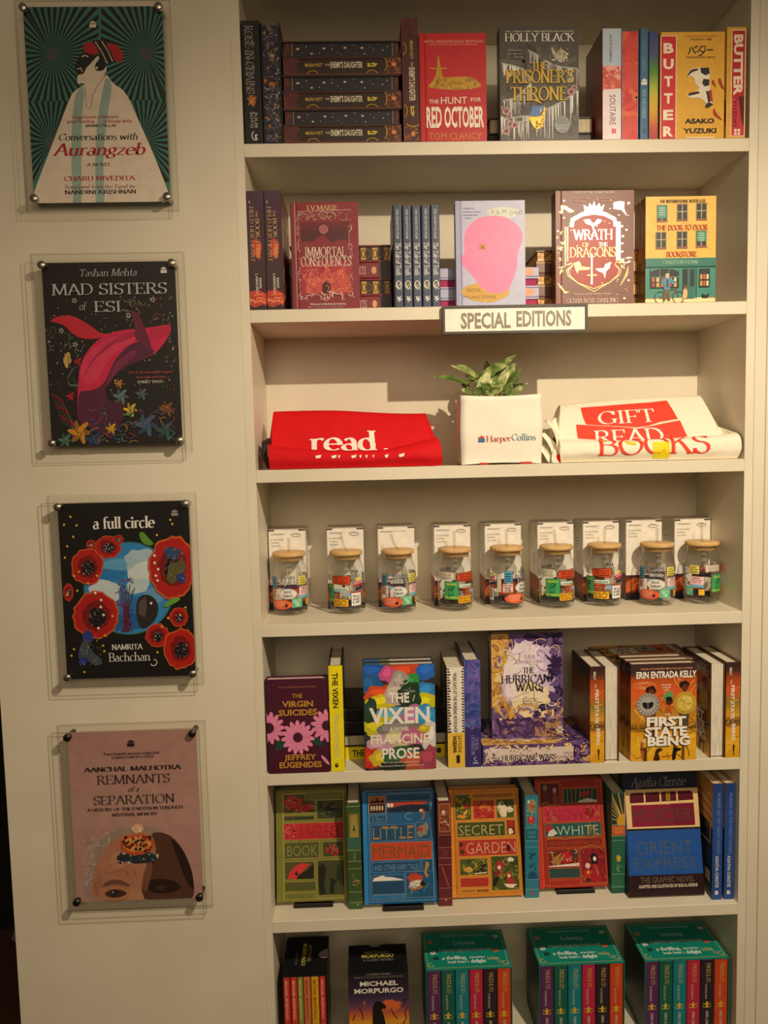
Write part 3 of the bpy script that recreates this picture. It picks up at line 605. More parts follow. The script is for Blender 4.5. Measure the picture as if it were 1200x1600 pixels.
a.T('RED OCTOBER', 172, 630, 510, 752, '#f8eddd', bold=.05); a.T('TOM CLANCY', 185, 785, 495, 828, '#c88a2c', bold=0)
book('hardcover_book', 'red hardcover with a gold submarine shape on its front, facing out on the top shelf', .3455, .0, z, .131, .203, .03, 'front', '#c3212a', front=a, group=G)
a = Art(605, 155, 1065, 832); a.sm = True
a.rect(605, 155, 1065, 832, '#4f4a45'); a.wig(605, 260, 1065, 832, 60, 26, ['#453f3a', '#5a544e', '#3d3833', '#645d56'], 4, 160, .8)
ic = ['#c9c8c6', '#a9a8a6', '#e4e2de', '#8f8d8a']
def vine(pts, drip, sd):
    rn = random.Random(sd); a.line(pts, 16, '#6a6560'); a.line([(x, y-5) for x, y in pts], 7, '#b9b6b2'); ps = {}
    for (x0, y0), (x1, y1) in zip(pts, pts[1:]):
        for k in range(9):
            f = rn.random(); x, y = x0+(x1-x0)*f, y0+(y1-y0)*f; L = rn.uniform(.3, 1)*drip
            ps.setdefault(rn.choice(ic), []).append([(x-5, y), (x+5, y), (x+2, y+L), (x-1, y+L)])
    for c, p in ps.items(): a.add(p, c)
vine([(770, 300), (830, 330), (900, 380), (960, 400), (1060, 412)], 95, 3); vine([(615, 375), (680, 390), (740, 410), (790, 470)], 70, 4); vine([(620, 600), (700, 580), (780, 500)], 110, 5)
vine([(660, 700), (780, 690), (900, 640), (980, 600), (1062, 540)], 190, 6); vine([(610, 690), (680, 730), (760, 720)], 120, 7)
for x, y, r in ((640, 655, 26), (665, 735, 24), (690, 740, 22), (640, 775, 26), (655, 690, 16), (1020, 545, 26), (1040, 520, 18), (625, 640, 14)): a.blob(x, y, r, r*.9, '#b98f93', int(x), .2); a.blob(x, y, r*.5, r*.5, '#7a3f4a', int(x), .2)
a.poly([(900, 275), (915, 285), (935, 320), (950, 290), (985, 300), (1005, 330), (990, 365), (960, 375), (935, 355), (915, 330)], '#b9b09a'); a.speck(905, 285, 1000, 370, 40, 6, ['#5a4f3f', '#8f8266', '#d8d0b8'], 3)
a.poly([(790, 630), (862, 625), (855, 690), (775, 690)], '#5a80b8'); a.poly([(862, 625), (870, 640), (858, 745), (830, 768), (800, 760), (772, 700), (770, 690), (850, 695)], 'gold'); a.wig(775, 640, 865, 760, 16, 5, ['#f0d88a', '#8a6a1c'], 3, 34)
a.speck(800, 705, 858, 755, 30, 6, ['#fff0b0', '#b98a1c', '#7a5a14'], 5)
a.ell(966, 742, 46, 52, '#7f8684', 28); a.ring(966, 742, 41, 47, 2, '#aab0ae'); a.T('EXCLUSIVE', 930, 742, 1000, 750, '#c9d0ce'); a.T('EDITION', 935, 758, 996, 768, '#c9d0ce')
a.T('NO. 1 NEW YORK TIMES BESTSELLING AUTHOR', 640, 182, 1035, 192, '#d8d2c8'); a.T('HOLLY BLACK', 635, 198, 1040, 246, '#ece6dc', 's')
a.T('Destined for', 655, 292, 735, 301, '#b9b2a8'); a.T('to ruin or', 655, 312, 735, 322, '#b9b2a8'); a.T('to rule', 690, 332, 740, 342, '#b9b2a8')
for c, d in (('#5a4310', 4), ('#d4ae34', 0)):
    a.T('THE', 790+d, 368+d, 880+d, 412+d, c, 's', wt=.2); a.T('PRISONER\u2019S'.replace('\u2019', "'"), 638+d, 415+d, 1035+d, 492+d, c, 's', wt=.16); a.T('THRONE', 665+d, 515+d, 995+d, 596+d, c, 's', wt=.16)
a.poly([(790, 590), (812, 588), (850, 612), (838, 614)], '#d4ae34'); a.poly([(640, 420), (665, 430), (655, 480), (645, 460)], '#d4ae34')
book('hardcover_book', 'dark grey hardcover with yellow title among icy vines, facing out on the top shelf', .503, .0, z, .1555, .2145, .033, 'front', '#46413d', front=a, group=G)
a = Art(0, 0, 200, 30, turn=True); a.T("THE PRISONER'S THRONE", 30, 8, 140, 22, '#c9a83a', 's')
PT = dict(cover='#3a3330', spine=a, pages='#e6d9ba', group='dark hardcovers lying behind the icy vine book')
book('hardcover_book', 'dark hardcover lying flat, spine out, lowest behind the dark grey icy vine book', .488, .05, z, .155, .2145, .0315, 'flat_spine', **PT)
book('hardcover_book', 'dark hardcover lying flat with cream page edges out, behind the dark grey icy vine book', .489, .05, z+.0316, .155, .2145, .0325, 'flat_fore', **PT)
a = Art(228, 165, 345, 820); a.grad(228, 165, 345, 390, [(0, '#c3d0e2'), (1, '#b9cbe2')], 4); a.rect(228, 390, 345, 540, '#e0705f'); a.blob(270, 395, 60, 14, '#eaa59a', 3, .3); a.speck(228, 395, 345, 540, 60, 12, ['#d95a4c', '#eda79c', '#cf4c44'], 4, 2); a.rect(228, 530, 345, 820, '#f0e2ea'); a.blob(290, 530, 60, 12, '#f0e2ea', 4, .3)
a.T('ALICE OSEMAN', 272, 200, 286, 362, '#5a6478', rot='d'); a.T('SOLITAIRE', 272, 555, 312, 735, '#4a4650', rot='d', bold=0); a.rect(286, 755, 300, 785, '#d94a4a'); a.rect(302, 757, 313, 785, '#d94a4a')
AB = Art(0, 0, 100, 150); AB.rect(0, 0, 100, 150, '#8a6a62'); AB.blob(70, 90, 40, 60, '#a83a3e', 3, .3)  # back cover: shade on this side painted in as a darker brown
book('paperback_book', 'pale blue, coral and white paperback, spine out, left of the red-edged book', .706, .0, z, .112, .2095, .0365, 'spine', '#b9c6dc', spine=a, back=AB, hard=False, group=G, rough=.35)
a = Art(0, 0, 90, 640); a.rect(0, 0, 90, 640, '#d83a36'); a.speck(0, 0, 90, 640, 110, 26, ['#e0503c', '#cf2f34', '#e2683c', '#d84a40'], 5, 4)
book('paperback_book', 'paperback with red and orange sprayed page edges facing out on the top shelf', .7455, .003, z, .13, .206, .032, 'fore', '#9fb4cc', fore=a, hard=False, pages='#d83a36', group=G)
a = Art(452, 160, 505, 815); a.T('ALICE OSEMAN', 468, 235, 486, 410, '#5d8fae', rot='d'); a.logo(462, 452, 494, 492, '#e8e4dc'); a.T('NICK AND CHARLIE', 468, 520, 490, 690, '#9cc0d4', rot='d', bold=.01); a.T('M', 474, 755, 490, 780, '#20405a', rot='d')
book('paperback_book', 'slim blue paperback with small pale lettering on its spine, on the top shelf', .7795, 0, z, .13, .209, .0185, 'spine', '#3f6c8c', spine=a, hard=False, group=G)
a = Art(0, 0, 50, 640); a.grad(0, 0, 50, 640, [(0, '#3f4f86'), (.2, '#4a5a80'), (.35, '#4f8a3a'), (.5, '#a8b83a'), (.62, '#d8c02e'), (.78, '#d89a2e'), (.9, '#c8503a'), (1, '#a83048')], 40)
book('paperback_book', 'slim paperback with rainbow striped page edges facing out, left of the yellow cow book', .7995, .003, z, .13, .205, .0178, 'fore', '#6a4a62', fore=a, hard=False, pages='#a8a03a', group=G)
a = Art(565, 185, 945, 812); a.sm = True
a.rect(565, 205, 660, 815, '#f3dcbc'); a.rect(570, 210, 656, 815, '#cf2b34')
for i, ch in enumerate('BUTTER'): y = (248, 340, 442, 542, 640, 738)[i]; a.T(ch, 583 if ch in 'BUER' else 588, y, 643 if ch in 'BUER' else 638, y+58, '#f6e6d0', bold=.07)
a.rect(712, 208, 900, 213, '#c9702c'); a.T('THE SUNDAY TIMES', 740, 222, 868, 234, '#5a3a1c', bold=.03)
for p in ([(742, 275), (738, 300), (728, 315)], [(752, 272), (760, 295), (772, 312)], [(768, 268), (772, 280)], [(778, 266), (782, 277)], [(805, 268), (795, 290), (780, 305)], [(803, 272), (830, 270), (828, 295), (810, 318), (790, 325)], [(800, 295), (820, 305)], [(838, 292), (876, 290)]): a.line(p, 7, '#2a1d14')
a.T('TRANSLATED BY POLLY BARTON', 715, 328, 888, 339, '#4a321c')
a.poly([(760, 395), (850, 392), (862, 415), (856, 450), (858, 500), (870, 560), (880, 610), (850, 632), (830, 625), (838, 600), (800, 570), (740, 572), (722, 560), (730, 545), (780, 535), (800, 510), (770, 490), (770, 455), (740, 440), (722, 452), (730, 415)], '#e9e0cf')
for q in ([(800, 395), (852, 395), (858, 430), (830, 440), (805, 425)], [(820, 460), (856, 465), (854, 500), (825, 505), (812, 485)], [(835, 530), (862, 540), (868, 590), (850, 605)], [(722, 452), (728, 430), (745, 405), (790, 398), (790, 410), (750, 420)], [(728, 560), (735, 543), (790, 533), (800, 545), (760, 555)], [(830, 630), (838, 605), (862, 600), (880, 612), (850, 632)]): a.poly(q, '#2b2622')
a.poly([(850, 530), (868, 525), (878, 600), (860, 590)], '#a8323a')
for q in ([(868, 470), (880, 465), (888, 490), (900, 525), (885, 500), (873, 495)], [(905, 460), (922, 455), (930, 490), (945, 520), (940, 530), (915, 500)], [(878, 640), (890, 635), (895, 660), (945, 715), (900, 690), (880, 670)]): a.poly(q, '#a83a24')
a.T('ASAKO', 710, 694, 888, 722, '#2a1d14', bold=.07); a.T('YUZUKI', 702, 752, 900, 780, '#2a1d14', bold=.07); a.rect(720, 804, 888, 812, '#f3dcbc')
book('paperback_book', 'yellow paperback with a red title strip and a black-and-white cow, facing out', .8205, 0, z, .128, .202, .029, 'front', '#e2ab3c', front=a, hard=False, group=G)
a = Art(955, 157, 1075, 805); a.rect(985, 172, 1068, 795, '#f0d0a4'); a.rect(990, 178, 1063, 790, '#b52a34')
a.poly([(990, 560), (1063, 600), (1063, 790), (990, 790)], '#c93440'); a.poly([(1030, 560), (1063, 560), (1063, 740), (1045, 700)], '#5a1a22'); a.T('BUTTER', 1002, 200, 1052, 555, '#f0dcc0', rot='d', bold=.07); a.T('YUZUKI', 1000, 578, 1020, 738, '#5a1420', rot='d', bold=.05)
for x in (1006, 1026): a.rect(x, 752, x+15, 768, '#f0dcc0'); a.rect(x, 772, x+15, 786, '#f0dcc0')
AB = Art(0, 0, 100, 150); AB.poly([(95, 100), (100, 98), (100, 135), (96, 120)], '#8f2a1c')
book('hardcover_book', 'yellow book, red titled spine facing out, at the right end of the top shelf', .9515, 0, z, .14, .2105, .0415, 'spine', '#dba53e', spine=a, back=AB, hard=False, group=G)

# ------------------------------------------------------------------ second shelf
z = Z[1]; G = 'books on the second shelf'
a = Art(90, 140, 205, 838); a.grad(90, 140, 205, 838, [(0, '#4a2a42'), (.35, '#3c2236'), (.6, '#43222f'), (.8, '#3a1c26'), (1, '#2c171d')], 20)
a.blob(150, 480, 30, 60, '#c03a2e', 3, .3); a.blob(160, 490, 18, 40, '#e06a38', 4, .3); a.poly([(90, 730), (150, 720), (205, 745), (205, 800), (120, 825), (90, 810)], '#c23a2c'); a.wig(92, 725, 203, 815, 24, 6, ['#e87848', '#f0a068', '#a82c24'], 3, 80, .5)
a.T('THE', 148, 255, 162, 292, '#c9a05a', rot='d'); a.T('BOOK THAT', 145, 300, 172, 535, '#d8b06a', 's', rot='d', wt=.12); a.T('HELD HER HEART', 108, 232, 134, 555, '#c9a05a', 's', rot='d', wt=.12)
a.T('MARK', 158, 650, 174, 715, '#e6ded2', 's', rot='d'); a.T('LAWRENCE', 134, 625, 150, 745, '#e6ded2', 's', rot='d'); a.poly([(104, 205), (109, 195), (114, 205), (109, 215)], '#c9b8a8')
FR = Art(0, 0, 100, 150); FR.grad(0, 0, 100, 150, [(0, '#6a3440'), (.3, '#b0643a'), (.6, '#8a3a30'), (1, '#4a1f26')], 12); FR.wig(0, 20, 100, 140, 30, 6, ['#c9783c', '#8a3026', '#e0a050'], 3, 60)
h1 = book('hardcover_book', 'purple and red hardcover, spine out, first from the left on the second shelf', .001, 0, z, .155, .229, .0330, 'spine', '#40223a', spine=a, front=FR, group='purple and red hardcovers on the second shelf')
again(h1, .0355, 0, z, 'purple and red hardcover, spine out, second from the left on the second shelf')
a = Art(355, 215, 752, 830); rd = '#c79a94'
a.rect(355, 215, 366, 830, '#6d1e2c'); a.poly([(415, 330), (695, 330), (700, 440), (640, 430), (600, 450), (540, 400), (480, 440), (415, 440)], '#4f1824'); a.poly([(410, 560), (705, 560), (705, 745), (410, 745)], '#a8283a')
for i in range(26): x = 420+i*11; a.poly([(x, 330), (x+8, 330), (x+4, 380+60*((i*7) % 5)/5)], '#7a1e2e')
a.poly([(430, 740), (440, 660), (475, 590), (500, 650), (540, 620), (560, 570), (585, 630), (640, 600), (690, 640), (705, 740)], '#c24a44'); a.wig(420, 590, 705, 740, 90, 3.5, ['#e08a68', '#d9705c', '#8a2430'], 3, 40); a.poly([(530, 740), (532, 690), (555, 665), (580, 690), (584, 740)], '#3c121c')
for x0, x1 in ((388, 410), (690, 716)): a.wig(x0, 280, x1, 770, 46, 3, [rd, '#a87a74', '#d8b4a8'], int(x0), 60)
a.wig(388, 268, 712, 325, 70, 3, [rd, '#a87a74', '#8a5450'], 9, 44); a.wig(395, 730, 720, 785, 30, 4, [rd, '#e0c0b4'], 10, 60, 1.6); a.ell(548, 290, 24, 22, '#8f4a4c'); a.ring(548, 290, 24, 22, 3, rd)
a.poly([(525, 360), (548, 350), (572, 362), (565, 385), (548, 400), (530, 385)], '#a85a5a'); a.ring(548, 372, 24, 24, 3, rd); a.line([(400, 270), (712, 262)], 4, rd)
a.T('I.V.MARIE', 455, 234, 635, 262, '#e6c08a', 's', wt=.12); a.T('IMMORTAL', 435, 474, 676, 528, '#e8cdbd', 's', wt=.13); a.T('CONSEQUENCES', 410, 530, 705, 585, '#e8cdbd', 's', wt=.13)
a.T('Welcome to Blackwood Academy.', 455, 797, 670, 809, '#e8d8cc'); a.T('Many have died to enter here....', 445, 816, 665, 824, '#c9a09c')
book('hardcover_book', 'dark red hardcover with an ornate border and pale capitals, facing out on the second shelf', .0855, 0, z, .1335, .206, .034, 'front', '#85202f', front=a, group=G)
def fan_fore():
    a = Art(0, 0, 200, 30, turn=True); a.rect(0, 0, 200, 30, '#241410')
    for i in range(9): x = i*24; a.poly([(x, 2), (x+10, 2), (x+10, 28), (x, 28)], '#d09a3a'); a.ring(x+5, 15, 4, 9, 2, '#241410', n=10); a.line([(x+10, 15), (x+24, 3)], 1.5, '#7a4a26'); a.line([(x+10, 15), (x+24, 27)], 1.5, '#7a4a26')
    return a
a = Art(0, 0, 200, 30, turn=True); a.T('I.V. MARIE', 14, 10, 50, 20, '#c9a06a', 's'); a.T('IMMORTAL CONSEQUENCES', 60, 8, 150, 22, '#d8b4a8', 's'); a.ell(166, 15, 5, 7, '#c9a06a', 8); a.rect(176, 0, 200, 30, '#2c1512')
FN = dict(cover='#7a1d2b', spine=a, fore=fan_fore(), pages='#241410', group='red hardcovers stacked behind the ornate red book')
fs1 = book('hardcover_book', 'red hardcover with gold patterned page edges, top of the stack behind the ornate red book', .078, .05, z+3*.0338, .134, .206, .0335, 'flat_fore', **FN)
fs2 = book('hardcover_book', 'red hardcover lying flat, spine out, second in the stack behind the ornate red book', .078, .05, z+2*.0338, .134, .206, .0335, 'flat_spine', **FN)
again(fs1, .078, .05, z+.0338, 'red hardcover lying flat with gold patterned page edges, third down behind the ornate red book')
again(fs2, .078, .05, z, 'red hardcover lying flat, spine out, lowest in the stack behind the ornate red book')
a = Art(1075, 240, 1120, 828); a.T('SVEN GRUNDTVIG HOLM', 1092, 262, 1105, 430, '#b9c0cc', rot='d'); a.T('The Tale of Truth', 1086, 455, 1112, 642, '#e8e8e4', 's', rot='d', it=.2, wt=.13)
a.ring(1098, 697, 13, 22, 5, '#d8d2b8', 0, 360, 12); a.wig(1082, 668, 1114, 728, 10, 3, ['#d8d2b8', '#b9a878'], 3, 20); a.line([(1090, 765), (1102, 785)], 5, '#e8e8e4'); a.line([(1090, 785), (1108, 765)], 5, '#e8e8e4'); a.line([(1096, 795), (1112, 778)], 5, '#e8e8e4')
nv = None
for i in range(5):
    lb = 'slim navy hardcover, silver lettered spine out, %s in the row of five' % ('first from the left', 'second from the left', 'middle one', 'second from the right', 'last on the right')[i]
    if not nv: nv = book('hardcover_book', lb, .2875, 0, z, .13, .1975, .0178, 'spine', '#39425c', spine=a, group='row of five navy hardcovers')
    else: again(nv, .2875+i*.0187, .001*(i % 3), z, lb)
a = Art(395, 158, 778, 730); a.sm = True; a.rect(395, 158, 416, 730, '#9a9cc0'); a.line([(420, 158), (424, 730)], 3, '#6a6c94')
a.blob(660, 225, 90, 30, '#c9cfc0', 3, .2); a.blob(560, 655, 135, 56, '#c99a2e', 4, .06, 30)
a.poly([(470, 290), (510, 255), (570, 240), (650, 240), (700, 262), (740, 295), (768, 340), (760, 390), (735, 450), (735, 520), (700, 620), (670, 655), (600, 668), (540, 640), (500, 590), (470, 545), (435, 515), (424, 480), (428, 455), (445, 440), (440, 380), (448, 320)], '#f078a8')
a.blob(542, 407, 22, 16, '#c9762e', 3, .2); a.ell(542, 410, 8, 5, '#5a3a1c'); a.line([(520, 418), (562, 420)], 3, '#7a4a20')
for ch, x, y in zip('ALMOND', (590, 625, 655, 695, 722, 745), (208, 208, 206, 215, 215, 212)): a.T(ch, x, y, x+18, y+22, '#5a5860', bold=-.01)
a.T('WON-', 450, 632, 535, 656, '#6a4a14', bold=-.01); a.T('PYUNG SOHN', 435, 672, 610, 690, '#6a4a14', bold=-.01); a.T('A SENSATION', 436, 195, 500, 203, '#6a6c84'); a.T('extraordinary and hopeful', 436, 213, 535, 221, '#6a6c84'); a.T('unforgettable novel', 436, 230, 515, 238, '#6a6c84'); a.T('TIMES', 440, 248, 480, 255, '#6a6c84')
book('hardcover_book', 'lilac hardcover with a large pink face shape, facing out above the sign', .4115, -.001, z, .1385, .204, .026, 'front', '#b4b6d6', front=a, group=G)
a = Art(0, 0, 200, 20, turn=True); a.ell(180, 10, 12, 8, '#e09070'); a.ell(150, 10, 6, 5, '#c9a03a')
AL = dict(cover='#a9abcc', spine=a, pages='#b53a68', group='lilac hardcovers stacked behind the pink face book')
a1 = book('hardcover_book', 'lilac hardcover lying flat, spine out, top of the stack behind the pink face book', .38, .03, z+3*.0205, .13, .204, .0203, 'flat_spine', **AL)
a2 = book('hardcover_book', 'lilac hardcover with pink page edges out, second in the stack behind the face book', .38, .03, z+2*.0205, .13, .204, .0203, 'flat_fore', **AL)
again(a1, .38, .03, z+.0205, 'lilac hardcover lying flat, spine out, third in the stack behind the pink face book'); again(a2, .38, .03, z, 'lilac hardcover lying flat with pink page edges out, lowest behind the pink face book')
a = Art(85, 92, 498, 718); fo = ('#e2cfc4', .3, .3); fg = ('#cfa06c', .35, .4)
a.grad(60, 92, 110, 718, [(0, '#7a3a34'), (1, '#8f5a52')], 8, True); a.poly([(160, 300), (170, 250), (220, 215), (285, 205), (350, 215), (400, 250), (420, 300), (420, 560), (285, 640), (150, 560)], '#a83a36')
a.line([(168, 290), (175, 250), (225, 222), (285, 212), (345, 222), (395, 250), (402, 290)], 22, fo); a.rect(403, 265, 428, 480, fo); a.line([(148, 290), (148, 480)], 6, fg); a.line([(136, 290), (136, 500)], 5, fg)
a.poly([(240, 205), (232, 170), (255, 185), (265, 160), (278, 182), (287, 150), (297, 182), (315, 160), (322, 185), (342, 168), (332, 205)], fo); a.rect(240, 205, 332, 212, fo)
a.poly([(232, 252), (262, 248), (285, 275), (305, 248), (330, 254), (318, 272), (290, 285), (282, 312), (275, 285), (245, 272)], fo)
a.poly([(388, 160), (420, 152), (448, 156), (445, 190), (462, 235), (430, 200), (390, 195)], fo); a.poly([(112, 170), (140, 175), (185, 205), (160, 212), (130, 190), (115, 210)], fg)
for x, y in ((470, 162), (458, 310), (435, 290), (440, 345), (436, 385), (436, 430), (448, 690), (110, 620), (470, 590)): a.ell(x, y, 7, 6, fo, 8)
a.T('WRATH', 175, 305, 385, 362, fo, 's', wt=.16); a.T('OF', 225, 378, 262, 400, fg, 's'); a.T('THE', 312, 378, 358, 400, fo, 's', wt=.18); a.T('DRAGONS', 158, 404, 402, 458, fg, 's', wt=.13)
a.line([(275, 440), (275, 610)], 9, fo); a.rect(250, 555, 302, 562, fg)
a.poly([(178, 490), (210, 480), (222, 510), (265, 515), (262, 528), (205, 530), (200, 550), (188, 525)], fg); a.poly([(375, 485), (345, 500), (340, 520), (295, 522), (300, 532), (335, 548), (345, 580), (350, 540), (370, 520)], fo)
for o in (0, 10): a.line([(150-o, 500), (168, 490), (175, 500), (150-o, 530), (160-o, 560), (200, 600), (285, 650-o*1.6), (370, 600), (412+o, 560), (420+o, 530), (395, 500), (405, 488), (425+o, 490)], 4.5, fg)
for i in range(7): a.line([(95+i*6, 600+i*7), (110+i*4, 625+i*5), (135+i*3, 660-i*2)], 4, fg); a.line([(425+i*6, 620-i*9), (440+i*4, 590-i*6), (455+i*2, 560-i*8)], 4, fg)
a.wig(90, 200, 135, 560, 20, 4, [fg], 3, 26); a.wig(420, 460, 490, 560, 16, 5, [fg, fo], 4, 40); a.speck(90, 120, 490, 700, 40, 4, [fg, fo], 6)
a.T('FATE OF THE FLAMES BOOK', 185, 98, 392, 110, '#e0d0c4', 's'); a.T('One will slay', 170, 130, 260, 140, '#c98a78'); a.T('the dragon', 180, 148, 245, 157, '#c98a78'); a.T('So will you', 318, 130, 400, 140, '#c98a78'); a.T('the throne', 322, 148, 395, 157, '#c98a78')
a.T('You haven\'t seen the dark side of war yet', 180, 657, 375, 666, '#e0d0c4'); a.T('and they have a Tamed One', 195, 671, 360, 679, '#c98a78'); a.T('OLIVIA ROSE DARLING', 140, 687, 414, 712, '#f0dcc8', 's', wt=.11)
book('hardcover_book', 'brown hardcover with shiny crown, shield and sword emblem, facing out on the second shelf', .6115, 0, z, .1575, .221, .036, 'front', '#7d5148', front=a, group=G, spinecol='#6a2c2a')
a = Art(0, 0, 200, 20, turn=True); a.rect(0, 0, 200, 20, '#e0a850'); a.speck(0, 0, 200, 20, 40, 4, ['#c98a34', '#f0c878', '#a86a24'], 3, 3)
b = Art(0, 0, 200, 20, turn=True); b.rect(160, 2, 190, 18, '#e0b060'); b.rect(0, 0, 200, 2, '#c99a5a')
WR = dict(cover='#6f4236', fore=a, spine=b, pages='#e0a850', group='brown hardcovers stacked behind the crown book')
b1 = book('hardcover_book', 'brown hardcover lying flat with golden page edges, top of the stack behind the crown book', .583, .045, z+4*.0235, .145, .221, .0233, 'flat_fore', **WR)
b2 = book('hardcover_book', 'brown hardcover lying flat, spine out, second in the stack behind the crown book', .583, .045, z+3*.0235, .145, .221, .0233, 'flat_spine', **WR)
again(b1, .583, .045, z+2*.0235, 'brown hardcover lying flat with golden page edges, third in the stack behind the crown book'); again(b2, .583, .045, z+.0235, 'brown hardcover lying flat, spine out, fourth in the stack behind the crown book'); again(b1, .583, .045, z, 'brown hardcover lying flat with golden page edges, lowest in the stack behind the crown book')
a = Art(565, 135, 950, 710); a.rect(565, 135, 950, 475, '#f0bc5c'); a.rect(565, 468, 950, 685, '#3f8a7c'); a.rect(565, 690, 950, 712, '#f3e0a8'); a.poly([(565, 700), (800, 682), (950, 690), (950, 712), (565, 712)], '#f3e0a8')
rn = random.Random(4)
for i in range(26): x, y = rn.uniform(590, 930), rn.uniform(150, 460); a.rect(x, y, x+24, y+3, '#dba548')
for i, (x, y) in enumerate(((627, 182), (737, 178), (842, 175), (622, 328), (737, 326), (842, 322))):
    a.rect(x-2, y-2, x+56, y+92, '#8a7a5c'); a.rect(x+2, y+2, x+52, y+82, '#2f3433'); a.rect(x+25, y+2, x+29, y+82, '#c9b890'); a.rect(x+2, y+38, x+52, y+42, '#c9b890'); a.rect(x-2, y+82, x+58, y+90, '#9a5a48')
    if i in (0, 5): a.rect(x+4, y+4, x+50, y+(70 if i == 0 else 58), '#3f9a8c'); [a.rect(x+12, y+14+k*12, x+42, y+17+k*12, '#e6dcc0') for k in range(4)]
a.T('THE INTERNATIONAL BESTSELLER', 642, 153, 890, 170, '#4a3a20', 's', wt=.2)
a.T('THE DOOR-TO-DOOR', 624, 290, 905, 317, '#b5442c', 's', wt=.2); a.T('BOOKSTORE', 678, 434, 845, 462, '#b5442c', 's', wt=.2); a.rect(565, 472, 950, 512, '#37796d'); a.T('CARSTEN HENN', 658, 482, 850, 500, '#8fb09c', 's', wt=.17)
a.rect(590, 530, 748, 632, '#262a2c'); a.rect(590, 522, 748, 540, '#3f8a7c'); a.ell(668, 548, 76, 22, '#262a2c'); a.rect(768, 525, 835, 690, '#2f6f64'); a.rect(770, 530, 794, 680, '#22282a'); a.rect(808, 532, 833, 625, '#2a3334'); a.rect(860, 528, 918, 630, '#2a3334')
for i in range(12): x = 600+(i % 6)*24; y = 575+(i//6)*28; a.rect(x, y, x+14, y+22, ['#c9682e', '#d8c9a0', '#a83a3a', '#e0a850'][i % 4])
for i in range(6): x = 864+(i % 3)*17; y = 560+(i//3)*36; a.rect(x, y, x+12, y+26, ['#d89a4a', '#c95a4a', '#e6d6a0'][i % 3])
for x in (640, 690): a.rect(x, 530, x+3, 632, '#5d9a8c')
a.rect(590, 570, 748, 573, '#5d9a8c'); a.rect(842, 520, 846, 690, '#2f6f64'); a.rect(565, 512, 950, 518, '#2a5f56')
for x in (645, 745): a.ring(x, 682, 30, 32, 3, '#3a3430', n=22)
a.line([(645, 682), (680, 640), (735, 640), (745, 682)], 4, '#8a4a3a'); a.line([(645, 682), (690, 690), (730, 645)], 4, '#8a4a3a'); a.poly([(668, 640), (695, 640), (700, 700), (688, 700), (682, 660), (672, 700), (660, 698)], '#6a5a4a')
a.poly([(662, 580), (690, 572), (715, 590), (728, 615), (712, 612), (700, 600), (698, 640), (664, 640), (664, 605), (650, 615), (648, 605)], '#4f8ab0'); a.poly([(676, 585), (690, 585), (690, 630), (678, 630)], '#3a5a4a'); a.ell(683, 566, 11, 12, '#e0b090'); a.ell(683, 558, 11, 6, '#c9c0b0')
a.poly([(772, 640), (788, 632), (795, 660), (790, 690), (765, 690), (770, 660)], '#e0b080'); a.ell(782, 628, 9, 10, '#8a4a2a'); a.poly([(770, 690), (776, 690), (772, 712), (766, 708)], '#c98a6a'); a.poly([(872, 672), (880, 664), (884, 672), (905, 672), (912, 660), (914, 672), (908, 688), (880, 688)], '#1f2224')
DS = Art(0, 0, 28, 208); DS.rect(0, 0, 28, 122, '#a8642e'); DS.rect(0, 122, 28, 208, '#7a4a30'); DS.rect(4, 10, 10, 110, '#c98a44')
d1 = book('paperback_book', 'yellow and green hardcover showing a shop front, facing out at the shelf\'s right', .7925, 0, z, .1425, .2075, .0285, 'front', '#c98a44', front=a, spine=DS, spinecol='#9a5a30', group=G)
again(d1, .7915, .030, z, 'copy of the yellow and green shop front book standing directly behind the front one')
# sign on the shelf edge
root = thing('shelf_sign', 'white framed sign reading SPECIAL EDITIONS on the second shelf edge', 'sign', (.527, -.0002, 1.7765))
mb = MB(); fm = flat('#3a332c', .45)
x0, x1, zt = -.1455, .1455, .0555
for q in ((x0, 0, x1, .005), (x0, zt-.005, x1, zt), (x0, .005, x0+.005, zt-.005), (x1-.005, .005, x1, zt-.005)): mb.box(q[0], -.012, q[1], q[2], 0, q[3], fm)
mb.build('frame', root)
a = Art(335, 742, 1112, 870, rough=.3); a.rect(335, 742, 1112, 870, '#f4ece0'); a.T('SPECIAL', 422, 766, 698, 852, '#827a6d', bold=.055); a.T('EDITIONS', 730, 760, 1036, 846, '#827a6d', bold=.055)
mb = MB(); mb.box(x0+.005, -.0095, .005, x1-.005, -.001, zt-.005, M('#f4ece0', .3)); a.emit(mb, lambda u, v, o: (x0+.005+u, -.0095-o, .005+v), .281, zt-.010); mb.build('card', root)
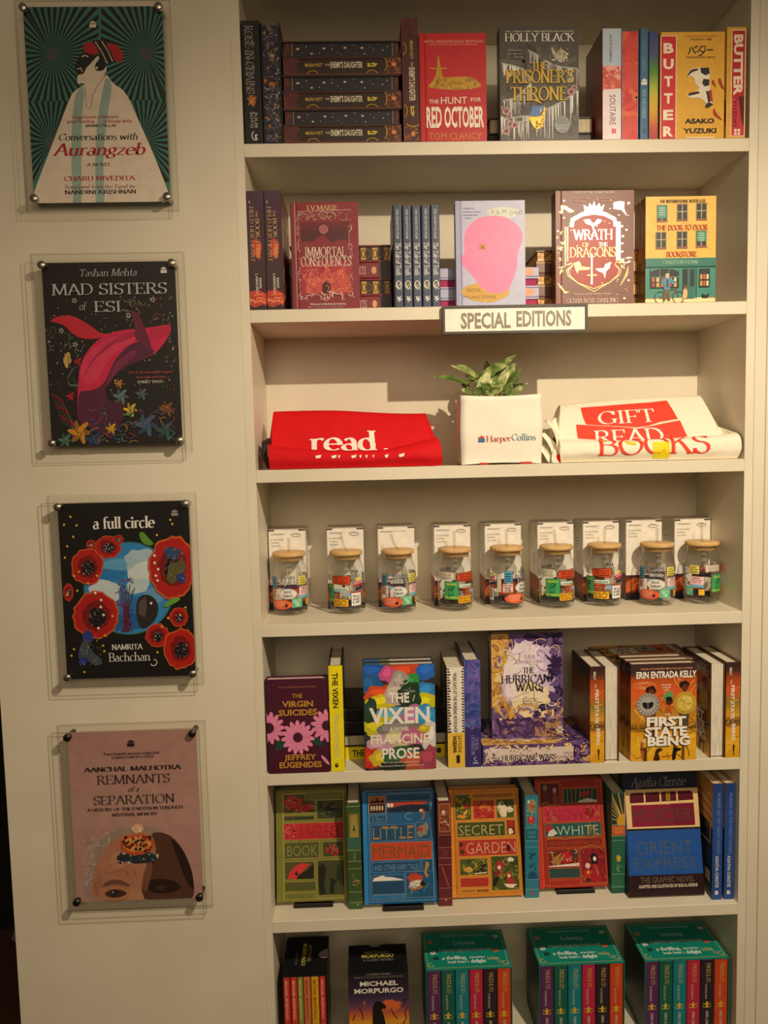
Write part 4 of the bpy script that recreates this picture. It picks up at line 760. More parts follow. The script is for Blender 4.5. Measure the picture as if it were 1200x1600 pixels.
# ------------------------------------------------------------------ third shelf: folded bags and potted plant
z = Z[2]
def spline(pts, s):
    n = len(pts)-1; f = min(max(s, 0), .99999)*n; i = int(f); t = f-i
    P = [pts[min(max(i+k, 0), n)] for k in (-1, 0, 1, 2)]
    return tuple(.5*(2*b+(c-a)*t+(2*a-5*b+4*c-d)*t*t+(3*b-a-3*c+d)*t**3) for a, b, c, d in zip(*P))
class Cloth:
    """folded bag: a profile (y, z, x-left, x-right) swept across, with creases"""
    def __init__(s, prof, dip, wr, seed, sl=0): s.p, s.dip, s.wr, s.seed, s.sl = prof, dip, wr, seed, sl
    def P(s, a, t):
        y, zz, xl, xr = spline(s.p, t); x = xl+(xr-xl)*a
        k = s.dip(a, t); n = noise.noise(Vector((x*14+s.seed, t*5, s.seed)))+.5*noise.noise(Vector((x*34, t*11+s.seed, 3)))
        n2 = noise.noise(Vector((x*9+s.seed, t*3, 7.3)))
        e = min(1, zz/.02)
        return Vector((x, y+s.wr*n*e, max(.0008, zz+(k+s.wr*.8*n2+s.sl*(a-.5)*zz/.1)*e)))
    def off(s, a, t, o):
        p = s.P(a, t); du = s.P(min(1, a+.004), t)-s.P(max(0, a-.004), t); dv = s.P(a, min(1, t+.004))-s.P(a, max(0, t-.004))
        n = du.cross(dv).normalized()
        if n.y > 0 and abs(n.y) > .2: n = -n
        elif n.z < 0 and abs(n.y) <= .2: n = -n
        return p+n*(o+.0005)
    def mesh(s, mb, m, nu=70, nv=72):
        g = [[s.P(i/nu, j/nv) for i in range(nu+1)] for j in range(nv+1)]
        mb.grid(g, m)
        for i in (0, nu):
            e = [g[j][i] for j in range(nv+1)]; c = sum(e, Vector())/len(e)+Vector((.006 if i else -.006, 0, 0))
            for j in range(nv): mb.face([e[j], e[j+1], c], m, True)
def subdiv_items(a, size):
    """cut long faces of the artwork so that it can follow a curved surface"""
    for n, (polys, c, k, centre, j) in enumerate(a.items):
        out = []; st = [p for p in polys]
        while st:
            p = st.pop()
            if len(p) > 4:
                cx = sum(x for x, y in p)/len(p); cy = sum(y for x, y in p)/len(p)
                st += [[(cx, cy), p[i], p[(i+1) % len(p)]] for i in range(len(p))]; continue
            L = [math.dist(p[i], p[(i+1) % len(p)]) for i in range(len(p))]; i = L.index(max(L))
            if L[i] <= size: out.append(p); continue
            if len(p) == 4:
                q = p[i:]+p[:i]; m1 = tuple((u+v)/2 for u, v in zip(q[0], q[1])); m2 = tuple((u+v)/2 for u, v in zip(q[2], q[3]))
                st += [[q[0], m1, m2, q[3]], [m1, q[1], q[2], m2]]
            else:
                q = p[i:]+p[:i]; m1 = tuple((u+v)/2 for u, v in zip(q[0], q[1])); st += [[q[0], m1, q[2]], [m1, q[1], q[2]]]
        a.items[n] = (out, c, k, centre, j)
    return a
red = flat('#d4141c', .75, 0, .05, 300, .2, .15)
prof = [(.150, .001, .030, .37), (.152, .06, .03, .362), (.140, .102, .029, .357), (.116, .1165, .029, .355), (.096, .113, .028, .355), (.070, .078, .0275, .357), (.052, .040, .0265, .362), (.043, .034, .026, .366), (.026, .047, .026, .370), (.008, .038, .026, .376), (.003, .018, .0265, .378), (.012, .001, .027, .378)]
prof = [(y, zz, x0-.2, x1-.2) for y, zz, x0, x1 in prof]
def dipr(a, t):
    w = math.exp(-((t-.70)/.13)**2); return -w*.013*math.sin(math.pi*a)+w*.014*max(0, a-.72)/.28+.003*math.exp(-((t-.35)/.1)**2)*math.sin(5*a)
cl = Cloth(prof, dipr, .0028, 3.1, -.006)
root = thing('tote_bag', 'red canvas bag lying folded, printed with the white word read, left on the third shelf', 'tote bag', (.2, 0, z))
mb = MB(); cl.mesh(mb, red)
wh = ('#f4ece2', .7)
a = Art(110, 368, 838, 545); a.T('read', 285, 448, 590, 524, wh, 's', wt=.17); a.ell(628, 521, 10, 5, wh); subdiv_items(a, 9)
a.emit(mb, lambda u, v, o: cl.off(u, .575-(v)*.215, o*3), 1, 1)
a = Art(110, 530, 838, 640)
for l, r in ((305, 330), (372, 395), (400, 410), (455, 478), (490, 500), (515, 525), (545, 553), (596, 612), (655, 680)): a.poly([(l, 592), (r, 588), (r-3, 598), (l+4, 601)], wh)
subdiv_items(a, 9); a.emit(mb, lambda u, v, o: cl.off(u, 1-v*.3, o*3), 1, 1)
mb.build('body', root)
mb = MB(); mb.tube([(-.178, .05, .006), (-.186, .03, .03), (-.186, .045, .055), (-.178, .07, .06)], .006, flat('#2a2422', .7), 8); mb.build('handle', root)
cv = flat('#efe6d2', .8, 0, .04, 240, .2, .12)
prof = [(.170, .001, .63, .97), (.172, .07, .64, .965), (.160, .115, .648, .962), (.135, .131, .650, .96), (.112, .127, .648, .96), (.078, .085, .638, .968), (.058, .044, .63, .978), (.047, .038, .626, .985), (.030, .051, .624, .994), (.010, .042, .622, 1.0), (.004, .02, .62, .997), (.014, .001, .624, .992)]
prof = [(y, zz, x0-.8, min(x1, .996)-.8) for y, zz, x0, x1 in prof]
def dipg(a, t):
    w = math.exp(-((t-.70)/.12)**2); return -w*.008*math.sin(math.pi*a)+.004*math.exp(-((t-.36)/.1)**2)*math.sin(4.4*a)
cg = Cloth(prof, dipg, .0026, 8.7, .014)
root = thing('tote_bag', 'natural white canvas bag lying folded, printed GIFT READ BOOKS in red', 'tote bag', (.8, 0, z), None)
mb = MB(); cg.mesh(mb, cv); rdp = ('#e5402c', .7)
a = Art(243, 205, 945, 425)
a.poly([(342, 243), (450, 247), (560, 245), (680, 243), (764, 236), (775, 285), (783, 328), (700, 338), (640, 353), (590, 355), (500, 345), (430, 338), (365, 330), (352, 295)], rdp)
a.poly([(318, 328), (420, 340), (520, 350), (600, 362), (680, 350), (790, 335), (797, 380), (802, 412), (700, 430), (600, 432), (420, 410), (326, 400)], rdp)
a.T('GIFT', 420, 275, 686, 334, wh, 's', wt=.13); a.T('READ', 397, 362, 700, 432, wh, 's', wt=.13); subdiv_items(a, 10)
a.emit(mb, lambda u, v, o: cg.off(u, .545-v*.195, o*3), 1, 1)
a = Art(215, 392, 1050, 490); a.T('BOOKS', 385, 402, 905, 468, rdp, 's', wt=.13); a.poly([(640, 430), (718, 432), (718, 482), (642, 480)], ('#f0d818', .7)); a.poly([(398, 405), (430, 403), (436, 414), (410, 416)], ('#e8a81c', .7)); a.poly([(515, 415), (560, 428), (562, 440), (520, 432)], ('#f0c818', .7)); subdiv_items(a, 10)
a.emit(mb, lambda u, v, o: cg.off(u, .995-v*.27, o*3), 1, 1); mb.build('body', root)
for k, (x, y, zz, w, hh, tw) in enumerate(((-.172, .055, .028, .030, .082, .3), (-.186, .050, .020, .024, .066, -.2), (-.196, .040, .014, .018, .052, .5), (-.160, .085, .045, .024, .072, .1), (-.180, .030, .012, .016, .040, -.4))):
    mb = MB(); g = []
    for i in range(15):
        f = i/14; row = []
        for j in range(9):
            h = j/8-.5; q = f*math.pi*1.25-.2
            row.append((x-w*math.sin(q)*.55+.006*math.sin(9*f+k)+h*(.026-.03*f), y-.020*math.cos(q*1.3)+h*.018+.004*math.sin(6*h+4*f), max(.001, zz-.02+hh*math.sin(f*math.pi*.93)**.8+.006*math.sin(7*h+k)*tw)))
        g.append(row)
    mb.grid(g, cv); o = mb.build('handle', root)
mb = MB(); mb.lathe([(.0001, .0), (.010, .001), (.014, .008), (.011, .015), (.0001, .018)], red, 12, -.176, .028, .001); o = mb.build('lining', root); o['label'] = 'red lining showing at the folded end'
# potted plant
root = thing('potted_plant', 'green leafy plant in a square white canvas planter, centre of the third shelf', 'potted plant', (.5005, .075, z))
mb = MB(); W2, D2, H = .083, .066, .141
def ringp(zz, k, sag):
    pts = []
    for sx, sy in ((-1, -1), (1, -1), (1, 1), (-1, 1)):
        nx, ny = {(-1, -1): (1, -1), (1, -1): (1, 1), (1, 1): (-1, 1), (-1, 1): (-1, -1)}[(sx, sy)]
        for i in range(12):
            f = i/12; px, py = sx*W2*k+(nx-sx)*W2*k*f, sy*D2*k+(ny-sy)*D2*k*f
            b = math.sin(math.pi*f); r = .004*(1-min(1, min(f, 1-f)*12))
            if py > 0: px *= 1-.10*py/D2
            o = .0025*noise.noise(Vector((px*30, py*30+zz*22, 2.2)))
            q = Vector((px, py, 0)); q.y += o; pts.append((q.x*(1+sag*b*.01), q.y, zz+(.0035*b if zz < .01 else 0)+(-.003*b if zz > H-.004 else 0)))
    return pts
rings = [ringp(.0008+H*i/12, 1-.012*math.cos(i*.55), 1) for i in range(13)]+[ringp(H+.001, .985, 0), ringp(H-.002, .965, 0), ringp(H-.03, .95, 0)]
mb.grid(rings[::-1], flat('#f2ebdc', .7, 0, .03, 160, .25, .1), True, closev=True)
a = Art(222, 420, 822, 912); a.logo(350, 700, 398, 747, '#d9503c', '#2f74a8'); a.T('Harper', 410, 703, 592, 746, '#c9503f', 's', wt=.12); a.T('Collins', 596, 697, 776, 742, '#3f7598', 's', wt=.12)
a.items[1] = (a.items[1][0], '#2f74a8', *a.items[1][2:])
a.emit(mb, lambda u, v, o: (-W2+u, -D2-.0022-o, v), 2*W2, H); mb.build('canvas_planter', root)
mb = MB(); mb.box(-W2*.94, -D2*.94, .112, W2*.94, D2*.94, .120, ramp_mat('soil', [(.3, '#2a1d14'), (.7, '#4a3826')], 60, 4)); mb.build('soil', root)
for x0, x1 in ((-.045, -.028), (.038, .062)):
    mb = MB(); mb.rbox(x0, -D2-.003, .0002, x1, -D2+.02, .0045, .001, flat('#c2202a', .6)); o = mb.build('foot', root); o['label'] = 'red foot showing under the planter'
LEAF = ramp_mat('variegated_leaf', [(.30, '#556a2c'), (.48, '#6f8440'), (.56, '#b4bb7e'), (.70, '#e2dfb8')], 40, 3, .6, .38, (1, 1, 1)); LEAF2 = ramp_mat('leaf_green', [(.35, '#465c28'), (.6, '#6a803c'), (.8, '#b4b878')], 26, 3, .6, .38)
STEM = flat('#a3a866', .5)
def leaf(bx, bz, tx, tz, width, by=0, ty=-.01, soilx=None, lobes=.25, mat=LEAF, roll=0.0, bend=.15):
    A, B = Vector((bx, by, bz)), Vector((tx, ty, tz)); d = B-A; A = A-d*.12; B = B+d*.08; d = B-A; L = d.length; d.normalize(); width *= .78
    side = d.cross(Vector((0, -math.cos(roll), math.sin(roll)+.001))).normalized(); nrm = side.cross(d).normalized()
    mb = MB(); g = []; n = 12
    for i in range(n+1):
        f = i/n; w = width*(math.sin(math.pi*min(1, (f+.10)/1.1))**.75)*(1-f**3*.55) if f < 1 else 0
        row = []
        for j in range(-3, 4):
            q = j/3; back = -lobes*L*.55*abs(q)*(1-f)**4
            row.append(A+d*(L*f+back)+side*(w*q)+nrm*(abs(q)**1.3*w*.35-bend*L*(f*f)+.0012*math.sin(9*f+j)))
        g.append(row)
    mb.grid(g, mat); o = mb.build('leaf', root)
    sx = soilx if soilx is not None else bx*.6; s = MB()
    P0, P2 = Vector((sx, by*.5, .118)), A; P1 = (P0+P2)/2+Vector(((sx-bx)*.25, 0, .010))
    s.tube([P0*(1-t)**2+P1*2*t*(1-t)+P2*t*t for t in [k/8 for k in range(9)]], [.0022-.0008*k/8 for k in range(9)], STEM, 6); s.build('stem', o)
def zp(x, y): return ((x-217)/608*.168-.083, .141+(420-y)*.000276)
for (b, t, w, by, ty, sx, m, ro, bd) in (
    ((258, 312), (45, 248), .013, -.03, -.05, (300, 420), LEAF2, .9, .12), ((345, 255), (188, 178), .015, -.02, -.045, (352, 420), LEAF, .7, .12), ((455, 225), (655, 130), .014, -.02, -.03, (460, 420), LEAF, -.5, .1),
    ((375, 345), (470, 225), .013, -.04, -.03, (372, 420), LEAF, .2, .1), ((400, 300), (300, 235), .014, 0, .02, (400, 420), LEAF2, .3, .1), ((480, 260), (485, 118), .012, .03, .05, (470, 420), LEAF2, .5, .05),
    ((530, 300), (620, 150), .016, 0, .0, (520, 420), LEAF, -.2, .1), ((580, 290), (690, 160), .015, .02, .01, (560, 420), LEAF, -.3, .12), ((600, 330), (700, 230), .014, -.02, -.03, (590, 420), LEAF2, -.4, .15),
    ((610, 360), (715, 355), .014, -.03, -.05, (600, 420), LEAF, -.6, .2), ((510, 350), (585, 250), .013, -.04, -.05, (515, 420), LEAF, 0, .1), ((440, 380), (380, 330), .014, -.045, -.06, (430, 420), LEAF, .1, .1),
    ((345, 400), (430, 372), .011, -.05, -.06, (380, 440), LEAF2, .3, .1), ((450, 400), (520, 375), .012, -.05, -.065, (470, 440), LEAF, .2, .15), ((560, 390), (610, 330), .012, -.05, -.055, (560, 440), LEAF2, -.1, .1), ((290, 390), (235, 372), .008, -.05, -.06, (330, 430), LEAF, .2, .1),
    ((420, 280), (360, 200), .014, .03, .05, (420, 420), LEAF2, .3, .1), ((540, 260), (560, 140), .014, .04, .05, (530, 420), LEAF2, 0, .1), ((640, 300), (660, 200), .012, .03, .04, (600, 420), LEAF, -.2, .1), ((500, 320), (450, 240), .012, .0, .0, (500, 420), LEAF, .2, .1), ((585, 410), (650, 390), .009, -.05, -.06, (580, 440), LEAF, 0, .1), ((310, 330), (275, 280), .010, .02, .03, (330, 420), LEAF2, .2, .1)):
    leaf(*zp(*b), *zp(*t), w, by, ty, zp(*sx)[0], .25, m, ro, bd)

# ------------------------------------------------------------------ fourth shelf: nine jars in front of nine boxes
z = Z[3]
def box_art(qr=False):
    a = Art(130, 222, 388, 760, rough=.3); ink = '#3f3b36'
    a.rect(150, 250, 240, 253, ink); a.rect(150, 256, 232, 258, '#8a857c')
    if qr: a.rect(246, 250, 330, 252, ink)
    else:
        for i, wd2 in enumerate(('FURTHER', 'THAN', 'GLASS')): a.T(wd2, 148, 284+i*20, (238, 202, 212)[i], 294+i*20, ink, bold=0)
        a.ring(320, 262, 34, 12, 3, ink, 180, 400, 20); a.line([(288, 262), (310, 272), (345, 270)], 3, ink); a.rect(300, 255, 340, 257, '#8a857c')
    a.grad(130, 590, 388, 760, [(0, '#3a2c38'), (.15, '#6a2f26'), (.4, '#b04f2a'), (.6, '#8a2f22'), (.8, '#2a1c28'), (1, '#16141c')], 20)
    a.poly([(130, 640), (200, 600), (260, 650), (330, 610), (388, 640), (388, 690), (300, 700), (220, 680), (130, 710)], '#c2602f'); a.poly([(130, 720), (240, 700), (388, 725), (388, 760), (130, 760)], '#17141c')
    return a
WHITE = flat('#ece7de', .4)
def side_art():
    a = Art(0, 0, 80, 180, rough=.35); [a.rect(20, 40+i*7, 45-i*3, 42+i*7, '#8a857c') for i in range(4)]; a.grad(0, 120, 80, 180, [(0, '#8a4a3a'), (.5, '#b0583a'), (1, '#241c26')], 8); [a.rect(30, 70+i*6, 60, 72+i*6, '#a59f95') for i in range(5)]
    return a
def carton(lbl, x0, y0, qr=False):
    root = thing('carton', lbl, 'box', (x0+.041, y0+.04, z), 'glass cup cartons on the fourth shelf')
    mb = MB(); mb.rbox(-.041, -.04, 0, .041, .04, .181, .0012, WHITE)
    box_art(qr).emit(mb, lambda u, v, o: (-.041+u, -.04-o, v), .082, .181); side_art().emit(mb, lambda u, v, o: (-.041-o, .04-u, v), .08, .181)
    mb.build('body', root)
    mb = MB()
    mb.box(-.040, -.0405, .1812, .040, .039, .1818, flat('#d8d2c6', .5)); mb.face([(-.0412, -.0402, .181), (-.028, -.0402, .1818), (-.028, -.0406, .1778), (-.0412, -.0406, .1778)], flat('#3a3530', .5)); mb.face([(.026, -.0406, .1778), (.0412, -.0406, .1778), (.0412, -.0402, .1818), (.026, -.0402, .1818)], flat('#3a3530', .5)); mb.build('lid_flap', root)
    return root
OR9 = ['first', 'second', 'third', 'fourth', 'middle', 'sixth', 'seventh', 'eighth', 'last']
bx = [.0025, .132, .2455, .3712, .4852, .604, .707, .805, .9165]; by = [.147, .145, .145, .146, .145, .145, .145, .1455, .147]
c0 = None
for i in range(9):
    lb = 'white cup carton standing behind the %s jar counted from the left' % OR9[i]
    if i == 2: lb = 'white cup carton with a plain line printed top, behind the third jar from the left'; carton(lb, bx[i], by[i], True); continue
    if not c0: c0 = carton(lb, bx[i], by[i])
    else: dup(c0, (bx[i]+.041, by[i]+.04, z), lb)
GLASS = glass_mat('jar_glass', (.965, .97, .96), 1.5, .012, 1.35)
RJ = .0378
def sticker_art():
    a = Art(0, 0, 360, 118, rough=.35); ink = '#1f2230'   # x: degrees around the jar, y: mm from the shoulder down
    def card(cx, cy, w, h, c, edge=ink, e=.7):
        e = min(e, .8); a.k = 1
        a.rect(cx-w/2-e*1.4, cy-h/2-e*.9, cx+w/2+e*1.4, cy+h/2+e*.9, edge); a.rect(cx-w/2, cy-h/2, cx+w/2, cy+h/2, c)
    def words(ls, cx, cy, w, h, c, gap=1.35, f='b', bold=.03):
        a.k = 8
        for i, s in enumerate(ls): y = cy+(i-(len(ls)-1)/2)*h*gap; ww = w*min(1, .35+len(s)/max(len(q) for q in ls)*.65); a.T(s, cx-ww/2, y-h/2, cx+ww/2, y+h/2, c, f, bold)
    A0 = 180
    words(['MAIN', 'CHARACTER', 'ENERGY'], A0, 55, 68, 7.2, '#343d70', 1.3, 's'); a.k = 1; a.ell(A0-2, 80, 30, 11.5, '#e9e5e2', 20); a.ring(A0-2, 80, 28, 10.5, .8, '#8a8a90'); words(['BOOK', 'THERAPY'], A0-2, 80, 34, 5, '#4a4a55', 1.7)
    card(A0-55, 56, 26, 24, '#5da8cf', '#1c2f3f', 2); [a.rect(A0-65, 48+k*5, A0-46, 50.5+k*5, '#1f4a66') for k in range(4)]
    card(A0-57, 80, 30, 17, '#f0c9c6', '#e8d5cc', .6); words(["IT'S OK", 'BOOK', 'LOVER'], A0-57, 80, 26, 4.5, ink, 1.25); a.k = 1; a.ell(A0-28, 103, 40, 10.5, '#e2603a', 24); words(['I LOVE READING', 'ALL THE BOOKS', 'ALL DAY'], A0-34, 102, 46, 2.6, '#f7d9c0', 1.7); a.ell(A0-8, 105, 5, 3.5, '#2a2a30', 8)
    card(A0+28, 100, 34, 18, '#52b483', '#7fd0a4', .8); words(['ADD TO', 'TBR'], A0+28, 100, 26, 7, '#d8f0e0', 1.1); card(A0+50, 52, 32, 18, '#efe06a', '#7a6f2a', .4); words(["DON'T", 'DISTURB', 'READING'], A0+50, 52, 24, 3.4, '#6a6024', 1.5)
    card(A0+58, 76, 44, 17, '#f2cdd2', '#e0b0b8', .4); words(['REMINDER', 'to buy more books', 'in your cart'], A0+58, 75, 34, 2.8, '#8a2f3a', 1.6); a.rect(A0+36, 85, A0+80, 91, '#6fb6d8'); words(['ADD   SKIP'], A0+58, 88, 34, 3, '#1f4a66')
    card(A0+74, 101, 18, 13, '#e8b83a', ink, 1.5)
    card(A0+112, 49, 52, 13, '#ece3cf', '#6a5f4a', .5); words(['sometimes i think', 'about the books', 'i have not read'], A0+112, 49, 42, 2.4, '#6a5f4a', 1.5)
    card(A0+130, 82, 46, 38, '#3fa35f', '#1f4a2f', 1.6); words(['READING IS'], A0+130, 68, 34, 4.5, '#d9e04a'); words(['MY CARDIO'], A0+130, 97, 40, 4.5, '#d9e04a'); a.line([(A0+122, 92), (A0+121, 80), (A0+136, 79), (A0+136, 92), (A0+122, 92)], 1.6, ink); a.line([(A0+121, 80), (A0+128, 73), (A0+142, 73), (A0+136, 80)], 1.6, ink); a.line([(A0+128, 84), (A0+140, 73)], 1.6, ink)
    return a
def sticker_art2():
    a = Art(0, 0, 360, 118, rough=.35); ink = '#1f2230'
    def words(ls, cx, cy, w, h, c, gap=1.35):
        a.k = 8
        for i, s in enumerate(ls): y = cy+(i-(len(ls)-1)/2)*h*gap; a.T(s, cx-w/2, y-h/2, cx+w/2, y+h/2, c, 'b', .03)
    # around the back: x measured from the far side of the MAIN CHARACTER lettering
    a.k = 1; a.poly([(150, 44), (212, 42), (216, 52), (212, 64), (150, 62), (146, 52)], '#2a1d1a'); a.poly([(152, 45.5), (210, 43.5), (213, 52), (210, 62.5), (152, 60.5), (149, 52)], '#e4572e'); words(["SORRY I'M LATE", "I DIDN'T WANT TO", 'STOP READING'], 181, 53, 50, 3.4, '#3a1410', 1.5)
    a.k = 1; a.rect(158, 69, 205, 76, '#d8efe4'); words(['currently reading'], 181, 72.5, 40, 3.4, '#1f3a34'); words(['do not', 'disturb me'], 172, 84, 36, 4.4, ink, 1.4); a.rect(196, 80, 212, 87, '#7fb0dc')
    a.k = 1; a.rect(151, 93, 207, 111, ink); a.rect(153, 94.2, 205, 109.8, '#eab02c'); words(['BOOK', 'CLUB'], 168, 102, 24, 5, '#7a5212', 1.3); a.ring(190, 102, 8, 5, 1.4, '#3a2a10')
    a.k = 1; a.poly([(232, 50), (250, 49), (250, 55), (232, 56)], '#efd83a'); a.poly([(226, 58), (258, 55), (258, 61), (226, 64)], '#e07a9a'); a.poly([(222, 65), (260, 62), (260, 66), (222, 69)], '#a82f3a'); a.poly([(230, 70), (262, 67), (262, 73), (230, 77)], '#2a3048')
    a.k = 1; a.rect(214, 79, 252, 110, '#3a3a44'); a.rect(215.5, 80, 251, 109, '#f0ece6'); a.rect(217, 80, 250, 82, '#c95a5a'); words(["I'M ALL", 'BOOKED', 'UP'], 233, 95, 26, 5, '#2a3560', 1.35)
    return a
def wrap(shift):
    # viewed from outside at -Y: larger x runs to the right; x = 180 faces the viewer
    def f(u, v, o):
        ang = R_(-90+(u-180)+shift); r = RJ+.0003+(o-.0001)*3.2
        return (r*math.cos(ang), r*math.sin(ang), v+.0115)
    return f
def jar(lbl, x, y, rot, straw, lean):
    root = thing('glass_jar', lbl, 'jar', (x, y, z), 'glass jars with bamboo lids on the fourth shelf')
    mb = MB(); Rr = RJ
    outer = [(.0001, .0006), (.026, .0004), (.031, .0012), (.0352, .005), (.0374, .010), (Rr, .016), (Rr, .092), (.0372, .099), (.0350, .106), (.0325, .111), (.0318, .116), (.0318, .123), (.0326, .1255), (.0318, .1275)]
    inner = [(.0302, .1265), (.0302, .113), (.033, .106), (.0350, .099), (.0356, .092), (.0356, .018), (.034, .012), (.029, .0085), (.0001, .0075)]
    mb.lathe(outer, GLASS, 40); mb.lathe(inner[-4:], GLASS, 40); mb.lathe(inner[:2], GLASS, 40); mb.build('glass', root)
    mb = MB()
    for ar, sh in ((sticker_art(), 0), (sticker_art2(), 180)):
        subdiv_items(ar, 3); ar.emit(mb, wrap(sh), 360, .118)
        bkk = Art(0, 0, 360, 118); bkk.items = [(p, '#d9d2c4', -6, None, False) for p, c, k, ce, jt in ar.items if k <= 1]; bkk.emit(mb, wrap(sh), 360, .118)
    mb.xf(Matrix.Rotation(0, 4, 'Z')); mb.build('stickers', root)
    mb = MB(); mb.lathe([(.0001, .1178), (.0285, .118), (.0295, .119), (.0295, .1278), (.0350, .1280), (.0362, .1295), (.0362, .1345), (.0350, .1362), (.0058, .1365), (.0050, .1362), (.0048, .1300), (.0001, .1298)], wood_mat(), 40); mb.build('lid', root)
    a = MB(); sx, sl = straw
    q = [(lean[0]*(.0-.13)*0+sx-lean[0]*.115, -lean[1]*.11, .0105), (sx, 0, .1366), (sx+lean[0]*.020, lean[1]*.02, .150), (sx+lean[0]*sl, lean[1]*sl, .1366+sl)]
    q[0] = (max(-.024, min(.024, q[0][0])), max(-.024, min(.024, q[0][1])), q[0][2])
    n = 10; g = []
    for rr in (.0036, .0024):
        a.tube(q, rr, glass_mat('straw_glass', (.95, .96, .94), 1.5, .02, .8), n, False)
    a.build('straw', root)
    root.rotation_euler.z = R_(rot)
    return root
jx = [.0505, .1748, .2875, .4125, .527, .636, .744, .858, .960]; jy = [.111, .107, .1035, .1055, .1075, .1035, .109, .100, .104]
# turn of each jar: 0 shows the character lettering, positive turns the stickers to the right
jr = [0, -200, 0, -150, 50, -157, -207, -22, -98]
jl = ['first from the left, blue card and dark lettering', 'second from the left, orange and white stickers', 'third from the left, slanting straw, dark lettering',
      'fourth from the left, large green sticker at its left', 'middle one, small blue card at its centre', 'sixth from the left, green sticker beside an orange one', 'seventh from the left, orange and white stickers', 'eighth from the left, dark lettering beside a pink card', 'last on the right, green sticker at its right side']
js = [(.0, .030, (.0, .1)), (-.004, .036, (-.30, .1)), (-.002, .033, (-.42, .1)), (-.001, .036, (.0, .1)), (.0, .036, (.02, .1)), (-.004, .032, (-.12, .1)), (.0, .034, (.06, .1)), (.012, .030, (.05, .1)), (.004, .040, (.0, .1))]
j0 = None
for i in range(9):
    # every jar has its own lean of straw; the straw is laid out in the jar's turned frame
    c, s_ = math.cos(R_(-jr[i])), math.sin(R_(-jr[i])); sx, sl, ln = js[i]
    lb = 'stickered glass jar with bamboo lid, '+jl[i]
    r = jar(lb, jx[i], jy[i], jr[i], (sx*0+.0, sl), (ln[0]*c-ln[1]*s_, ln[0]*s_+ln[1]*c)) if j0 is None else None
    if r: j0 = r; continue
    r = dup(j0, (jx[i], jy[i], z), lb, R_(jr[i]))
    for ch in r.children:
        if ch.name.startswith('straw'):
            m2 = MB(); dx, dy = ln[0]*c-ln[1]*s_, ln[0]*s_+ln[1]*c
            q = [(max(-.024, min(.024, -dx*.115)), max(-.024, min(.024, -dy*.11)), .0105), (0, 0, .1366), (dx*.02, dy*.02, .150), (dx*sl, dy*sl, .1366+sl)]
            for rr in (.0036, .0024): m2.tube(q, rr, glass_mat('straw_glass', (.95, .96, .94), 1.5, .02, .8), 10, False)
            t = m2.build('straw_tmp'); ch.data = t.data; bpy.data.objects.remove(t); ch.data.name = 'straw'
# ------------------------------------------------------------------ fifth shelf
z = Z[4]; G = 'books on the fifth shelf'
a = Art(62, 325, 450, 905); pk = '#e88ab2'; au = '#c08a3c'
a.T('30TH ANNIVERSARY EDITION', 140, 367, 378, 378, '#9a5a4a')
def daisy(x, y, R, rr, n, a0=0, skip=()):
    for i in range(n):
        if i in skip: continue
        t = R_(a0+360*i/n); a.ell(x+(R+rr)/2*1.05*math.cos(t), y+(R+rr)/2*1.05*math.sin(t), (R-rr)/2*1.12, R*.155, pk, 14, math.degrees(t))
        a.line([(x+rr*1.2*math.cos(t), y+rr*1.2*math.sin(t)), (x+R*.75*math.cos(t), y+R*.75*math.sin(t))], 2, '#c9628c')
a.poly([(105, 760), (120, 710), (170, 680), (180, 720), (150, 755)], '#1f4a3a'); a.poly([(345, 680), (400, 700), (418, 740), (370, 735), (340, 705)], '#1f4a3a'); a.poly([(345, 600), (380, 570), (375, 640), (350, 640)], '#1f4a3a')
daisy(72, 620, 96, 32, 14); daisy(255, 683, 100, 30, 15, 6); daisy(440, 615, 96, 30, 14, 10); a.ell(425, 828, 10, 40, pk, 14, -40)
a.T('THE', 226, 412, 292, 438, au, bold=.03); a.T('VIRGIN', 162, 456, 358, 492, au, bold=.06); a.T('SUICIDES', 138, 508, 384, 545, au, bold=.06); a.T('JEFFREY', 165, 786, 368, 820, au, bold=.05); a.T('EUGENIDES', 133, 832, 402, 868, au, bold=.06)
book('hardcover_book', 'plum hardcover with pink daisies on its front, at the left end of the fifth shelf', .004, .0, z, .127, .2, .027, 'front', '#4a1a2e', front=a, group=G, pages='#e6c8c0')
def vixen_spine(lit=1):
    a = Art(462, 240, 542, 905); a.rect(462, 240, 542, 905, '#f2e01c'); a.T('THE VIXEN', 483, 285, 515, 505, '#2a2412', rot='d', bold=.05); a.T('FRANCINE PROSE', 486, 545, 512, 818, '#cfc88a', rot='d', bold=.04); a.ell(494, 865, 11, 14, '#2a2412', 12); a.ell(494, 862, 4, 3, '#f2e01c', 8)
    return a
